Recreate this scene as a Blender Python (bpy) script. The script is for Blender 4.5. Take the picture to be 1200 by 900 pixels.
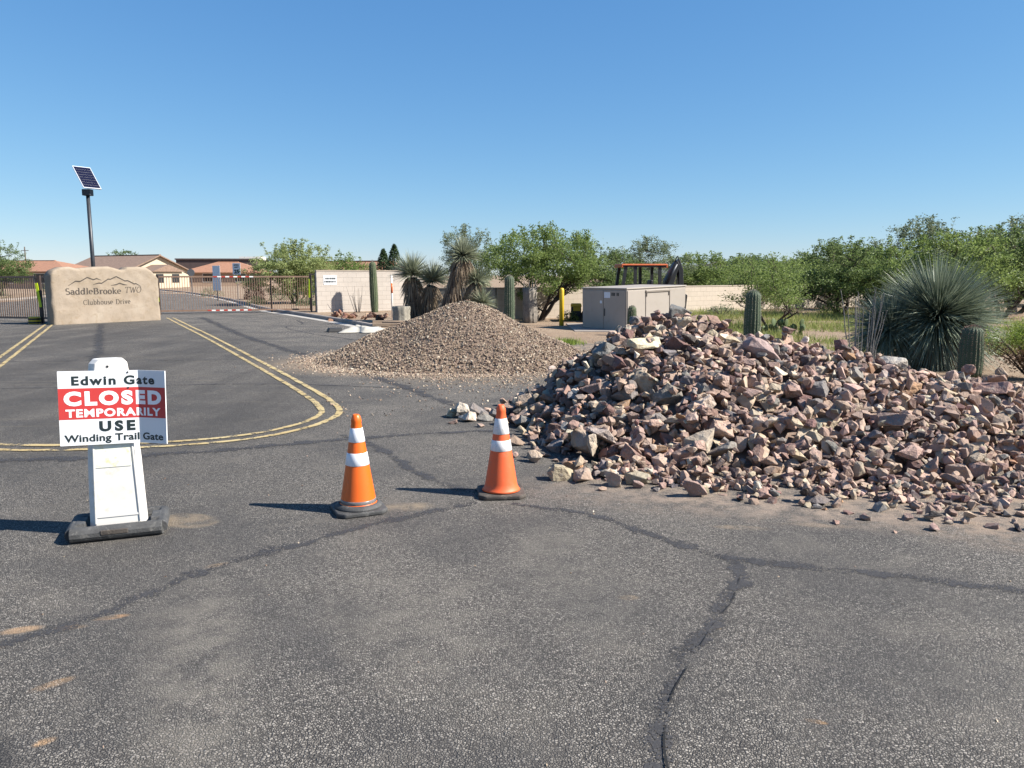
import bpy, bmesh, math, random
import numpy as np
from mathutils import Vector, Matrix, Euler, noise

for o in list(bpy.data.objects):
    bpy.data.objects.remove(o)
S = bpy.context.scene
C = S.collection
R = math.radians
random.seed(7)
rng = np.random.default_rng(11)

# ------------------------------------------------------------------ camera, sky, sun, exposure
cam_d = bpy.data.cameras.new('camera')
cam = bpy.data.objects.new('camera', cam_d)
C.objects.link(cam)
cam.location = (0, 0, 1.7)
cam.rotation_euler = (R(90 - 8.05), 0, 0)
cam_d.sensor_width = 36
cam_d.lens = 27.06
cam_d.clip_start = 0.05
cam_d.clip_end = 9000
S.camera = cam

SUN_EL = 40.0
SUN_AZ = -10.0           # degrees from +X, negative = towards the photographer's side
to_sun = Vector((math.cos(R(SUN_AZ)) * math.cos(R(SUN_EL)), math.sin(R(SUN_AZ)) * math.cos(R(SUN_EL)), math.sin(R(SUN_EL))))
W = bpy.data.worlds.new('World')
S.world = W
W.use_nodes = True
wn = W.node_tree
sky = wn.nodes.new('ShaderNodeTexSky')
sky.sky_type = 'NISHITA'
sky.sun_disc = False
sky.sun_elevation = R(SUN_EL)
sky.sun_rotation = math.atan2(to_sun.x, to_sun.y)
sky.altitude = 900
sky.air_density = 1.0
sky.dust_density = 0.0
sky.ozone_density = 4.0
bg = wn.nodes['Background']
bg.inputs['Strength'].default_value = 0.071
# the camera's tone response to the sky: one curve for each colour, the same over the whole dome
sp_ = wn.nodes.new('ShaderNodeSeparateColor'); cb_ = wn.nodes.new('ShaderNodeCombineColor')
wn.links.new(sky.outputs['Color'], sp_.inputs[0])
for k_, (pw_, sc_) in enumerate(((0.97, 0.63), (0.72, 1.14), (0.48, 2.13))):
    p_ = wn.nodes.new('ShaderNodeMath'); p_.operation = 'POWER'; p_.inputs[1].default_value = pw_
    m_ = wn.nodes.new('ShaderNodeMath'); m_.operation = 'MULTIPLY'; m_.inputs[1].default_value = sc_
    wn.links.new(sp_.outputs[k_], p_.inputs[0]); wn.links.new(p_.outputs[0], m_.inputs[0]); wn.links.new(m_.outputs[0], cb_.inputs[k_])
wn.links.new(cb_.outputs[0], bg.inputs['Color'])

sd = bpy.data.lights.new('sun', 'SUN')
sd.energy = 5.0
sd.angle = R(0.53)
sd.color = (1.0, 0.95, 0.87)
sun = bpy.data.objects.new('sun', sd)
C.objects.link(sun)
sun.rotation_euler = to_sun.to_track_quat('Z', 'Y').to_euler()
sun.location = (20, -5, 30)

S.view_settings.view_transform = 'Standard'
S.view_settings.look = 'None'
S.view_settings.exposure = 1.2
S.view_settings.gamma = 1
S.view_settings.use_curve_mapping = False


# ------------------------------------------------------------------ helpers
class MB:
    """collects polygons of one part"""
    def __init__(s):
        s.v = []; s.f = []

    def add(s, vs, fs):
        n = len(s.v)
        s.v.extend([tuple(p) for p in vs])
        s.f.extend([tuple(i + n for i in f) for f in fs])
        return s

    def box(s, c, d, rot=None, taper=1.0):
        x, y, z = d[0] / 2, d[1] / 2, d[2] / 2
        t = taper
        vs = [Vector(p) for p in ((-x, -y, -z), (x, -y, -z), (x, y, -z), (-x, y, -z), (-x * t, -y * t, z), (x * t, -y * t, z), (x * t, y * t, z), (-x * t, y * t, z))]
        if rot is not None:
            m = Euler(rot).to_matrix()
            vs = [m @ p for p in vs]
        c = Vector(c)
        return s.add([p + c for p in vs], [(0, 3, 2, 1), (4, 5, 6, 7), (0, 1, 5, 4), (1, 2, 6, 5), (2, 3, 7, 6), (3, 0, 4, 7)])

    def tube(s, pts, rad, n=8, caps=True):
        pts = [Vector(p) for p in pts]
        if not hasattr(rad, '__len__'):
            rad = [rad] * len(pts)
        vs = []; fs = []
        ref = Vector((0.13, 0.97, 0.2)).normalized()
        for i, p in enumerate(pts):
            t = (pts[min(i + 1, len(pts) - 1)] - pts[max(i - 1, 0)]).normalized()
            if abs(t.dot(ref)) > 0.95:
                ref = Vector((0.95, 0.1, 0.3)).normalized()
            a = t.cross(ref).normalized(); b = t.cross(a).normalized()
            for k in range(n):
                q = 2 * math.pi * k / n
                vs.append(p + (a * math.cos(q) + b * math.sin(q)) * rad[i])
        for i in range(len(pts) - 1):
            for k in range(n):
                k2 = (k + 1) % n
                fs.append((i * n + k, i * n + k2, (i + 1) * n + k2, (i + 1) * n + k))
        if caps:
            fs.append(tuple(range(n - 1, -1, -1)))
            fs.append(tuple((len(pts) - 1) * n + k for k in range(n)))
        return s.add(vs, fs)

    def lathe(s, prof, n=24, c=(0, 0, 0), mod=None):
        vs = []; fs = []
        for r, z in prof:
            for k in range(n):
                q = 2 * math.pi * k / n
                rr = r * (mod(q, z) if mod else 1)
                vs.append((c[0] + rr * math.cos(q), c[1] + rr * math.sin(q), c[2] + z))
        for i in range(len(prof) - 1):
            for k in range(n):
                k2 = (k + 1) % n
                fs.append((i * n + k, i * n + k2, (i + 1) * n + k2, (i + 1) * n + k))
        fs.append(tuple(range(n - 1, -1, -1)))
        fs.append(tuple((len(prof) - 1) * n + k for k in range(n)))
        return s.add(vs, fs)

    def prism(s, poly, z0, z1):
        """polygon in xy (CCW) extruded in z"""
        n = len(poly)
        vs = [(x, y, z0) for x, y in poly] + [(x, y, z1) for x, y in poly]
        fs = [tuple(range(n - 1, -1, -1)), tuple(range(n, 2 * n))]
        fs += [(k, (k + 1) % n, n + (k + 1) % n, n + k) for k in range(n)]
        return s.add(vs, fs)

    def xf(s, m):
        s.v = [tuple(m @ Vector(p)) for p in s.v]
        return s

    def mesh(s, name, mat, smooth=False):
        me = bpy.data.meshes.new(name)
        me.from_pydata(s.v, [], s.f)
        me.update()
        if mat:
            me.materials.append(mat)
        if smooth:
            me.polygons.foreach_set('use_smooth', [True] * len(me.polygons))
        return me

    def build(s, name, mat, parent=None, smooth=False, bevel=0):
        o = bpy.data.objects.new(name, s.mesh(name, mat, smooth))
        C.objects.link(o)
        if parent:
            o.parent = parent
        if bevel:
            b = o.modifiers.new('bevel', 'BEVEL')
            b.width = bevel; b.segments = 2; b.limit_method = 'ANGLE'
        return o


def np_mesh(name, verts, faces, mat, smooth=False, col=None):
    """verts (n,3), faces (m,k) arrays of one polygon size; col (n,3) point colours"""
    me = bpy.data.meshes.new(name)
    m, k = faces.shape
    me.vertices.add(len(verts)); me.vertices.foreach_set('co', np.asarray(verts, np.float32).ravel())
    me.loops.add(m * k); me.loops.foreach_set('vertex_index', faces.astype(np.int32).ravel())
    me.polygons.add(m)
    me.polygons.foreach_set('loop_start', np.arange(0, m * k, k, dtype=np.int32))
    me.polygons.foreach_set('loop_total', np.full(m, k, np.int32))
    me.polygons.foreach_set('use_smooth', np.full(m, smooth, bool))
    me.update(calc_edges=True)
    if col is not None:
        a = me.color_attributes.new('tint', 'FLOAT_COLOR', 'POINT')
        a.data.foreach_set('color', np.concatenate([col, np.ones((len(col), 1))], 1).astype(np.float32).ravel())
    me.materials.append(mat)
    return me


def link(name, me, parent=None, loc=(0, 0, 0), rot=(0, 0, 0)):
    o = bpy.data.objects.new(name, me)
    C.objects.link(o)
    o.location = loc; o.rotation_euler = rot
    if parent:
        o.parent = parent
    return o


def tag(o, label, cat, group=None, kind=None):
    if label: o['label'] = label
    if cat: o['category'] = cat
    if group: o['group'] = group
    if kind: o['kind'] = kind
    return o


def thing(name, label, cat, loc=(0, 0, 0), rz=0, group=None):
    o = bpy.data.objects.new(name, None)
    o.empty_display_size = 0.2
    C.objects.link(o)
    o.location = loc
    o.rotation_euler = (0, 0, rz)
    return tag(o, label, cat, group)


def structure(o):
    o['kind'] = 'structure'
    return o


def smooth_path(pts, n=8, closed=False):
    """Catmull-Rom"""
    P = [Vector(p) for p in pts]
    out = []
    L = len(P)
    for i in range(L if closed else L - 1):
        p0 = P[(i - 1) % L] if (closed or i > 0) else P[0]
        p1 = P[i]; p2 = P[(i + 1) % L]
        p3 = P[(i + 2) % L] if (closed or i + 2 < L) else P[-1]
        for k in range(n):
            t = k / n
            out.append(0.5 * ((2 * p1) + (p2 - p0) * t + (2 * p0 - 5 * p1 + 4 * p2 - p3) * t * t + (3 * p1 - p0 - 3 * p2 + p3) * t ** 3))
    if not closed:
        out.append(P[-1])
    return out


def sstep(a, b, x):
    t = np.clip((x - a) / (b - a), 0, 1)
    return t * t * (3 - 2 * t)


# ------------------------------------------------------------------ materials
class NT:
    def __init__(s, name):
        s.m = bpy.data.materials.new(name)
        s.m.use_nodes = True
        s.t = s.m.node_tree
        s.b = s.t.nodes['Principled BSDF']
        s.out = s.t.nodes['Material Output']
        s._tc = None

    def n(s, typ, **kw):
        nd = s.t.nodes.new(typ)
        for k, v in kw.items():
            setattr(nd, k, v)
        return nd

    def l(s, a, b):
        s.t.links.new(a, b)

    @property
    def obj(s):
        if not s._tc:
            s._tc = s.n('ShaderNodeTexCoord')
        return s._tc.outputs['Object']

    def noise(s, scale, detail=4, rough=0.55, vec=None, dist=0):
        nd = s.n('ShaderNodeTexNoise')
        nd.inputs['Scale'].default_value = scale
        nd.inputs['Detail'].default_value = detail
        nd.inputs['Roughness'].default_value = rough
        nd.inputs['Distortion'].default_value = dist
        s.l(vec or s.obj, nd.inputs['Vector'])
        return nd.outputs['Fac']

    def vor(s, scale, out='Color', vec=None, feature='F1', rnd=1):
        nd = s.n('ShaderNodeTexVoronoi', feature=feature)
        nd.inputs['Scale'].default_value = scale
        nd.inputs['Randomness'].default_value = rnd
        s.l(vec or s.obj, nd.inputs['Vector'])
        return nd.outputs[out]

    def ramp(s, fac, stops):
        nd = s.n('ShaderNodeValToRGB')
        e = nd.color_ramp.elements
        while len(e) < len(stops):
            e.new(0.5)
        for i, (p, c) in enumerate(stops):
            e[i].position = p
            e[i].color = (c, c, c, 1) if not hasattr(c, '__len__') else (*c, 1)
        s.l(fac, nd.inputs['Fac'])
        return nd.outputs['Color']

    def rng(s, fac, a, b, c=0, d=1, smooth=True):
        nd = s.n('ShaderNodeMapRange')
        if smooth:
            nd.interpolation_type = 'SMOOTHSTEP'
        for i, v in zip(('From Min', 'From Max', 'To Min', 'To Max'), (a, b, c, d)):
            nd.inputs[i].default_value = v
        s.l(fac, nd.inputs['Value'])
        return nd.outputs['Result']

    def mix(s, fac, a, b, mode='MIX'):
        nd = s.n('ShaderNodeMix', data_type='RGBA', blend_type=mode)
        for sock, v in ((nd.inputs[0], fac), (nd.inputs[6], a), (nd.inputs[7], b)):
            if hasattr(v, 'links'):
                s.l(v, sock)
            elif hasattr(v, '__len__'):
                sock.default_value = (*v, 1)
            else:
                sock.default_value = v
        return nd.outputs[2]

    def math(s, op, a, b=0.0):
        nd = s.n('ShaderNodeMath', operation=op)
        for sock, v in ((nd.inputs[0], a), (nd.inputs[1], b)):
            if hasattr(v, 'links'):
                s.l(v, sock)
            else:
                sock.default_value = v
        return nd.outputs[0]

    def bump(s, h, strength=0.3, dist=0.01):
        nd = s.n('ShaderNodeBump')
        nd.inputs['Strength'].default_value = strength
        nd.inputs['Distance'].default_value = dist
        s.l(h, nd.inputs['Height'])
        s.l(nd.outputs['Normal'], s.b.inputs['Normal'])

    def spot(s, x, y, rx, ry, rot=0, soft=0.5):
        mp = s.n('ShaderNodeMapping', vector_type='TEXTURE')
        mp.inputs['Location'].default_value = (x, y, 0)
        mp.inputs['Rotation'].default_value = (0, 0, rot)
        mp.inputs['Scale'].default_value = (rx, ry, 1e3)
        s.l(s.obj, mp.inputs['Vector'])
        vm = s.n('ShaderNodeVectorMath', operation='LENGTH')
        s.l(mp.outputs['Vector'], vm.inputs[0])
        return s.rng(vm.outputs['Value'], 1 - soft, 1.0, 1, 0)

    def fin(s, col, rough=0.8, metal=0.0, spec=None, k=0.72):
        if hasattr(col, 'links') and k != 1:
            col = s.mix(1.0, col, (k, k, k), 'MULTIPLY')
        if hasattr(col, 'links'):
            s.l(col, s.b.inputs['Base Color'])
        else:
            s.b.inputs['Base Color'].default_value = (*col, 1)
        s.b.inputs['Roughness'].default_value = rough
        s.b.inputs['Metallic'].default_value = metal
        if spec is not None:
            s.b.inputs['Specular IOR Level'].default_value = spec
        return s.m


def simple(name, col, rough=0.7, var=0.25, scale=3.0, bump=0.0, bscale=40.0, metal=0.0, dirt=None, spec=None):
    t = NT(name)
    c2 = tuple(max(0, v * (1 - var)) for v in col)
    c3 = tuple(min(1, v * (1 + var * 0.6)) for v in col)
    out = t.ramp(t.noise(scale, 6), [(0.3, c2), (0.55, col), (0.75, c3)])
    if dirt:
        out = t.mix(t.rng(t.noise(scale * 2.3, 7, 0.7), 0.52, 0.72), out, dirt)
    if bump:
        t.bump(t.noise(bscale, 5), bump, 0.01)
    return t.fin(out, rough, metal, spec, 1 if min(col) > 0.6 else 0.72)


def leafy(name, c1, c2, c3, trans=0.3, rough=0.55):
    t = NT(name)
    g = t.n('ShaderNodeNewGeometry')
    col = t.ramp(g.outputs['Random Per Island'], [(0.0, c1), (0.5, c2), (1.0, c3)])
    nz = t.noise(0.9, 3)
    col = t.mix(t.rng(nz, 0.35, 0.7, 0, 0.55), col, c3)
    col = t.mix(1.0, col, (0.88, 0.88, 0.88), 'MULTIPLY')
    t.fin(col, rough, 0, 0.25, 1)
    tr = t.n('ShaderNodeBsdfTranslucent')
    t.l(col, tr.inputs['Color'])
    mx = t.n('ShaderNodeMixShader')
    mx.inputs[0].default_value = trans
    t.l(t.b.outputs[0], mx.inputs[1]); t.l(tr.outputs[0], mx.inputs[2])
    t.l(mx.outputs[0], t.out.inputs['Surface'])
    return t.m


def make_asphalt():
    t = NT('asphalt')
    stones = t.vor(92, 'Color')
    sep = t.n('ShaderNodeSeparateColor'); t.l(stones, sep.inputs[0])
    agg = t.ramp(sep.outputs[0], [(0.0, (0.095, 0.090, 0.087)), (0.30, (0.185, 0.176, 0.167)), (0.70, (0.30, 0.285, 0.268)), (0.95, (0.385, 0.366, 0.343)), (1.0, (0.46, 0.436, 0.405))])
    edge = t.vor(92, 'Distance', feature='DISTANCE_TO_EDGE')
    agg = t.mix(t.rng(edge, 0.02, 0.20, 0.92, 0), agg, (0.026, 0.025, 0.026))
    fine = t.noise(420, 2)
    agg = t.mix(t.rng(fine, 0.4, 0.7, 0, 0.22), agg, (0.2, 0.19, 0.18))
    big = t.noise(0.75, 5, 0.6)
    agg = t.mix(t.rng(big, 0.42, 0.62, 0, 0.5), agg, (0.070, 0.070, 0.074))
    mid = t.noise(1.7, 6, 0.65, dist=0.6)
    agg = t.mix(t.rng(mid, 0.48, 0.72, 0, 0.38), agg, (0.25, 0.232, 0.208))
    # wheel polish and older sealing inside the painted island: dark streaks along the lanes
    mp = t.n('ShaderNodeMapping'); mp.inputs['Rotation'].default_value = (0, 0, R(-29)); mp.inputs['Scale'].default_value = (1.6, 0.12, 1)
    t.l(t.obj, mp.inputs['Vector'])
    streak = t.noise(1.0, 4, 0.6, mp.outputs['Vector'])
    far = t.math('MAXIMUM', t.spot(-9.2, 17.5, 4.4, 15.5, R(28), 0.35), t.spot(-4.6, 10.0, 3.0, 3.0, 0, 0.5))
    agg = t.mix(t.math('MULTIPLY', far, t.rng(streak, 0.35, 0.65, 0.2, 0.62)), agg, (0.062, 0.059, 0.058))
    mp2 = t.n('ShaderNodeMapping'); mp2.inputs['Scale'].default_value = (0.35, 3.2, 1); t.l(t.obj, mp2.inputs['Vector'])
    st2 = t.noise(1.3, 6, 0.65, mp2.outputs['Vector'])
    agg = t.mix(t.math('MULTIPLY', far, t.rng(st2, 0.55, 0.75, 0, 0.55)), agg, (0.2, 0.175, 0.14))
    # tyre-worn pale track, dust and rubble fines; the last entries are soft-edged dark patches
    dn = t.noise(5.5, 7, 0.7)
    dust = t.rng(dn, 0.38, 0.62, 0.15, 1)
    for (x, y, rx, ry, ro, a, col, sf) in [
        (2.7, 5.75, 3.2, 0.95, R(-9), 0.9, (0.42, 0.34, 0.28), 0.6),
        (5.2, 5.0, 3.2, 1.25, R(-10), 0.95, (0.40, 0.315, 0.25), 0.45),
        (1.5, 6.2, 1.3, 0.55, R(-8), 0.7, (0.33, 0.28, 0.23), 0.7),
        (-1.1, 15.2, 4.2, 2.9, 0, 0.95, (0.35, 0.28, 0.21), 0.35),
        (2.6, 16.0, 2.6, 4.2, 0, 0.96, (0.42, 0.33, 0.25), 0.35),
        (-0.3, 12.5, 2.4, 1.1, 0, 0.5, (0.33, 0.27, 0.2), 0.8),
        (-2.27, 5.2, 0.27, 0.17, R(-20), 0.8, (0.33, 0.27, 0.20), 0.3),
        (-0.78, 5.52, 0.27, 0.14, R(10), 0.75, (0.40, 0.33, 0.24), 0.7),
        (-2.38, 3.52, 0.12, 0.05, R(20), 0.9, (0.5, 0.35, 0.22), 0.6),
        (-2.15, 3.55, 0.09, 0.035, R(10), 0.8, (0.5, 0.34, 0.2), 0.6),
        (-2.01, 3.66, 0.10, 0.035, R(20), 0.9, (0.5, 0.31, 0.17), 0.6),
        (-2.42, 3.33, 0.10, 0.05, R(20), 0.7, (0.5, 0.34, 0.2), 0.6),
        (-1.93, 3.02, 0.11, 0.04, R(45), 0.8, (0.5, 0.33, 0.19), 0.6),
        (-1.72, 2.62, 0.05, 0.03, R(45), 0.7, (0.5, 0.33, 0.19), 0.6),
        (-1.75, 4.36, 0.09, 0.04, R(35), 0.7, (0.46, 0.33, 0.2), 0.7),
        (1.17, 2.75, 0.05, 0.02, R(-20), 0.8, (0.46, 0.28, 0.14), 0.5),
        (1.0, 3.55, 0.04, 0.03, 0, 0.6, (0.4, 0.28, 0.16), 0.5),
        (0.62, 3.9, 0.07, 0.04, 0, 0.45, (0.4, 0.28, 0.17), 0.5),
        (1.55, 5.05, 0.25, 0.07, R(-10), 0.5, (0.42, 0.33, 0.24), 0.7),
        (2.1, 5.1, 0.3, 0.06, R(-8), 0.45, (0.42, 0.33, 0.24), 0.7),
        (-1.35, 3.1, 0.34, 1.7, R(22), 0.50, (0.30, 0.28, 0.25), 0.8),
        (-0.45, 3.6, 0.5, 1.5, R(26), 0.42, (0.28, 0.262, 0.235), 0.9),
        (0.35, 4.2, 0.5, 1.4, R(10), 0.3, (0.27, 0.255, 0.23), 0.9),
        (2.2, 3.2, 0.6, 1.3, R(-30), 0.3, (0.27, 0.255, 0.23), 0.9),
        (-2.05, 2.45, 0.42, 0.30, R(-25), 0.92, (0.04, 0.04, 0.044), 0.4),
        (-0.9, 3.3, 0.16, 1.2, R(35), 0.45, (0.07, 0.07, 0.075), 0.9),
        (0.75, 3.2, 0.22, 1.0, R(-24), 0.5, (0.07, 0.07, 0.075), 0.9)]:
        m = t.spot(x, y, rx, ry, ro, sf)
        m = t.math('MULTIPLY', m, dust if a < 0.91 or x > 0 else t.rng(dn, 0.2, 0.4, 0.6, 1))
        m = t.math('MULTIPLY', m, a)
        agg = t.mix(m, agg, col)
    h = t.math('ADD', t.rng(edge, 0, 0.25, 0, 1), t.math('MULTIPLY', sep.outputs[1], 0.7))
    t.bump(h, 0.8, 0.006)
    agg = t.mix(1.0, agg, (1.0, 0.955, 0.89), 'MULTIPLY')
    return t.fin(agg, 0.86, 0, 0.3, 0.75)


def make_strip(name, ramp_cols, edge_soft, opac, grain, breakup, wscale=3.1):
    """worn layer on the road: solid in the middle of the strip, grains of road show through towards its edges"""
    t = NT(name)
    uv = t.n('ShaderNodeUVMap')
    sx = t.n('ShaderNodeSeparateXYZ'); t.l(uv.outputs['UV'], sx.inputs[0])
    d = t.math('SUBTRACT', 0.5, t.math('ABSOLUTE', t.math('SUBTRACT', sx.outputs[1], 0.5)))     # 0 at the rim, 0.5 in the middle
    d = t.math('ADD', d, t.math('MULTIPLY', t.math('SUBTRACT', t.noise(7, 6, 0.7), 0.5), edge_soft * 1.6))
    a = t.rng(d, 0.0, edge_soft)
    cellc = t.vor(115, 'Color')
    sp = t.n('ShaderNodeSeparateColor'); t.l(cellc, sp.inputs[0])
    wear = t.rng(t.noise(wscale, 7, 0.72), breakup[0], breakup[1])
    a = t.math('SUBTRACT', a, t.math('MULTIPLY', wear, breakup[2]))
    g = t.rng(t.math('ADD', t.math('MULTIPLY', sp.outputs[2], grain), t.math('MULTIPLY', a, 1.0 + grain)), grain, grain + 0.35)
    a = t.math('MULTIPLY', g, opac)
    col = t.ramp(t.noise(2.2, 5), [(0.3, ramp_cols[0]), (0.7, ramp_cols[1])])
    col = t.mix(t.rng(sp.outputs[0], 0.7, 1.0, 0, 0.5), col, ramp_cols[2])
    t.l(a, t.b.inputs['Alpha'])
    t.bump(sp.outputs[1], 0.35, 0.004)
    return t.fin(col, 0.8, 0, 0.3)


def make_rock(name, use_attr):
    t = NT(name)
    if use_attr:
        a = t.n('ShaderNodeAttribute'); a.attribute_name = 'tint'
        base = a.outputs['Color']; vec = t.obj
    else:
        a = t.n('ShaderNodeObjectInfo')
        base = a.outputs['Color']
        ad = t.n('ShaderNodeVectorMath', operation='ADD')
        t.l(t.obj, ad.inputs[0])
        cmb = t.n('ShaderNodeCombineXYZ')
        mu = t.math('MULTIPLY', a.outputs['Random'], 37.0)
        t.l(mu, cmb.inputs[0]); t.l(mu, cmb.inputs[2])
        t.l(cmb.outputs[0], ad.inputs[1])
        vec = ad.outputs[0]
    k = 1.0 if use_attr else 0.22        # rocks of their own are unit meshes scaled down
    n1 = t.noise(9 * k, 6, 0.65, vec, 0.5)
    n2 = t.noise(38 * k, 5, 0.6, vec)
    col = t.mix(t.rng(n1, 0.40, 0.66, 0, 0.7), base, (0.70, 0.64, 0.60), 'MULTIPLY')
    col = t.mix(t.rng(n1, 0.52, 0.72, 0, 0.45), col, (0.42, 0.34, 0.27))
    col = t.mix(t.rng(n2, 0.55, 0.72, 0, 0.45), col, (0.5, 0.45, 0.4))
    col = t.mix(t.rng(n2, 0.28, 0.42, 0.4, 0), col, (0.09, 0.07, 0.06))
    t.bump(t.math('ADD', n1, t.math('MULTIPLY', n2, 0.7)), 0.55, 0.02 if use_attr else 0.06)
    return t.fin(col, 0.88, 0, 0.3)


def make_block(name, col):
    t = NT(name)
    br = t.n('ShaderNodeTexBrick')
    br.inputs['Scale'].default_value = 1
    br.inputs['Brick Width'].default_value = 0.4
    br.inputs['Row Height'].default_value = 0.2
    br.inputs['Mortar Size'].default_value = 0.006
    br.inputs['Color1'].default_value = (*col, 1)
    br.inputs['Color2'].default_value = (*[c * 0.93 for c in col], 1)
    br.inputs['Mortar'].default_value = (*[c * 0.7 for c in col], 1)
    sx = t.n('ShaderNodeSeparateXYZ'); t.l(t.obj, sx.inputs[0])
    cb = t.n('ShaderNodeCombineXYZ'); t.l(sx.outputs[0], cb.inputs[0]); t.l(sx.outputs[2], cb.inputs[1])
    t.l(cb.outputs[0], br.inputs['Vector'])
    c = t.mix(t.rng(t.noise(1.4, 6, 0.65), 0.4, 0.7, 0, 0.4), br.outputs['Color'], tuple(v * 0.75 for v in col))
    inv = t.math('SUBTRACT', 1.0, br.outputs['Fac'])
    t.bump(t.math('ADD', inv, t.math('MULTIPLY', t.noise(60, 3), 0.3)), 0.5, 0.012)
    return t.fin(c, 0.9, 0, 0.2)


def make_soil():
    t = NT('desert soil')
    n1 = t.noise(0.35, 6, 0.6)
    n2 = t.noise(4, 7, 0.7)
    n3 = t.noise(45, 4, 0.7)
    c = t.ramp(n1, [(0.3, (0.30, 0.20, 0.13)), (0.5, (0.36, 0.26, 0.175)), (0.7, (0.42, 0.32, 0.22))])
    c = t.mix(t.rng(n2, 0.45, 0.7, 0, 0.6), c, (0.27, 0.16, 0.10))
    c = t.mix(t.rng(n3, 0.5, 0.7, 0, 0.6), c, (0.47, 0.40, 0.32))
    peb = t.vor(28, 'Color')
    sp = t.n('ShaderNodeSeparateColor'); t.l(peb, sp.inputs[0])
    c = t.mix(t.rng(sp.outputs[0], 0.6, 0.9, 0, 0.5), c, (0.36, 0.27, 0.21))
    t.bump(t.math('ADD', n3, t.math('MULTIPLY', n2, 2.0)), 0.8, 0.03)
    return t.fin(c, 0.95, 0, 0.15)


def make_sandstone():
    t = NT('carved sandstone')
    n1 = t.noise(1.1, 7, 0.6)
    n2 = t.noise(6, 7, 0.65, dist=0.8)
    c = t.ramp(n1, [(0.3, (0.345, 0.275, 0.20)), (0.55, (0.40, 0.325, 0.25)), (0.75, (0.45, 0.38, 0.30))])
    c = t.mix(t.rng(n2, 0.5, 0.72, 0, 0.5), c, (0.27, 0.195, 0.115))
    t.bump(t.math('ADD', n2, t.noise(40, 5)), 0.6, 0.02)
    return t.fin(c, 0.9, 0, 0.2)


def make_cactus(name, c1, c2):
    t = NT(name)
    c = t.ramp(t.noise(2.5, 5), [(0.3, c1), (0.7, c2)])
    c = t.mix(t.rng(t.noise(14, 5, 0.7), 0.56, 0.75, 0, 0.5), c, (0.16, 0.15, 0.09))
    t.bump(t.noise(50, 3), 0.3, 0.01)
    return t.fin(c, 0.7, 0, 0.25)


M = {}
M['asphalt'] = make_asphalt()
M['seal'] = make_strip('crack sealant', ((0.052, 0.051, 0.055), (0.075, 0.073, 0.077), (0.15, 0.145, 0.14)), 0.46, 0.76, 1.15, (0.30, 0.62, 0.74), 4.0)
M['crack'] = make_strip('open crack', ((0.012, 0.012, 0.012), (0.02, 0.02, 0.02), (0.03, 0.03, 0.03)), 0.45, 1.0, 0.6, (0.45, 0.55, 0.9))
M['yellow_line'] = make_strip('worn yellow paint', ((0.56, 0.41, 0.18), (0.66, 0.53, 0.28), (0.40, 0.32, 0.2)), 0.18, 0.88, 1.0, (0.38, 0.66, 0.95), 6.0)
M['rock'] = make_rock('broken rock', False)
M['rubble'] = make_rock('rubble', True)
M['soil'] = make_soil()
M['concrete'] = simple('kerb concrete', (0.36, 0.31, 0.27), 0.9, 0.25, 2.5, 0.4, 60)
M['gutter'] = simple('gutter concrete', (0.50, 0.46, 0.41), 0.9, 0.2, 2.5, 0.3, 60)
M['wall'] = make_block('tan block wall', (0.66, 0.585, 0.51))
M['wall2'] = make_block('cream block wall', (0.62, 0.53, 0.43))
M['cap'] = simple('wall cap', (0.46, 0.38, 0.30), 0.9, 0.15, 3, 0.3, 50)
M['sandstone'] = make_sandstone()
M['engrave'] = simple('engraved dark paint', (0.075, 0.06, 0.05), 0.9, 0.2, 8)
M['cone_orange'] = simple('glossy orange vinyl', (1.0, 0.165, 0.012), 0.40, 0.08, 7, dirt=(0.85, 0.15, 0.03))
M['cone_faded'] = simple('faded orange vinyl', (1.0, 0.155, 0.040), 0.55, 0.08, 9, dirt=(0.82, 0.18, 0.07))
M['band'] = simple('reflective white sleeve', (0.74, 0.74, 0.77), 0.42, 0.06, 30)
M['band_dirty'] = simple('grubby reflective sleeve', (0.72, 0.70, 0.68), 0.5, 0.08, 24, dirt=(0.45, 0.41, 0.37))
M['rubber'] = simple('black rubber', (0.075, 0.074, 0.073), 0.75, 0.4, 9, 0.4, 80, dirt=(0.19, 0.18, 0.165))
M['rubber_dusty'] = simple('dusty rubber', (0.085, 0.07, 0.058), 0.85, 0.4, 9, 0.4, 80, dirt=(0.22, 0.18, 0.14))
M['collar'] = simple('clear worn collar', (0.20, 0.185, 0.18), 0.25, 0.3, 20, dirt=(0.38, 0.33, 0.3))
M['white_plastic'] = simple('white plastic', (0.68, 0.65, 0.605), 0.45, 0.06, 5, dirt=(0.58, 0.54, 0.44))
M['old_sticker'] = simple('yellowed sticker', (0.72, 0.72, 0.62), 0.5, 0.1, 6, dirt=(0.66, 0.52, 0.20))
M['board_white'] = simple('white sign board', (0.72, 0.72, 0.72), 0.5, 0.03, 4)
M['sign_red'] = simple('sign red', (0.70, 0.055, 0.05), 0.5, 0.05, 4)
M['sign_black'] = simple('sign dark green black', (0.018, 0.032, 0.034), 0.5, 0.1, 4)
M['sign_white'] = simple('sign white ink', (0.82, 0.82, 0.82), 0.5, 0.02, 4)
M['gate'] = simple('brown gate steel', (0.30, 0.185, 0.125), 0.6, 0.2, 5, dirt=(0.38, 0.26, 0.19))
M['gate_dark'] = simple('dark brown steel', (0.07, 0.045, 0.035), 0.6, 0.2, 5)
M['tape_red'] = simple('red tape', (0.55, 0.05, 0.03), 0.5, 0.1, 5)
M['tape_white'] = simple('white tape', (0.75, 0.73, 0.70), 0.5, 0.1, 5)
M['lime'] = simple('fluorescent yellow green', (0.70, 0.85, 0.02), 0.5, 0.05, 5)
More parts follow.
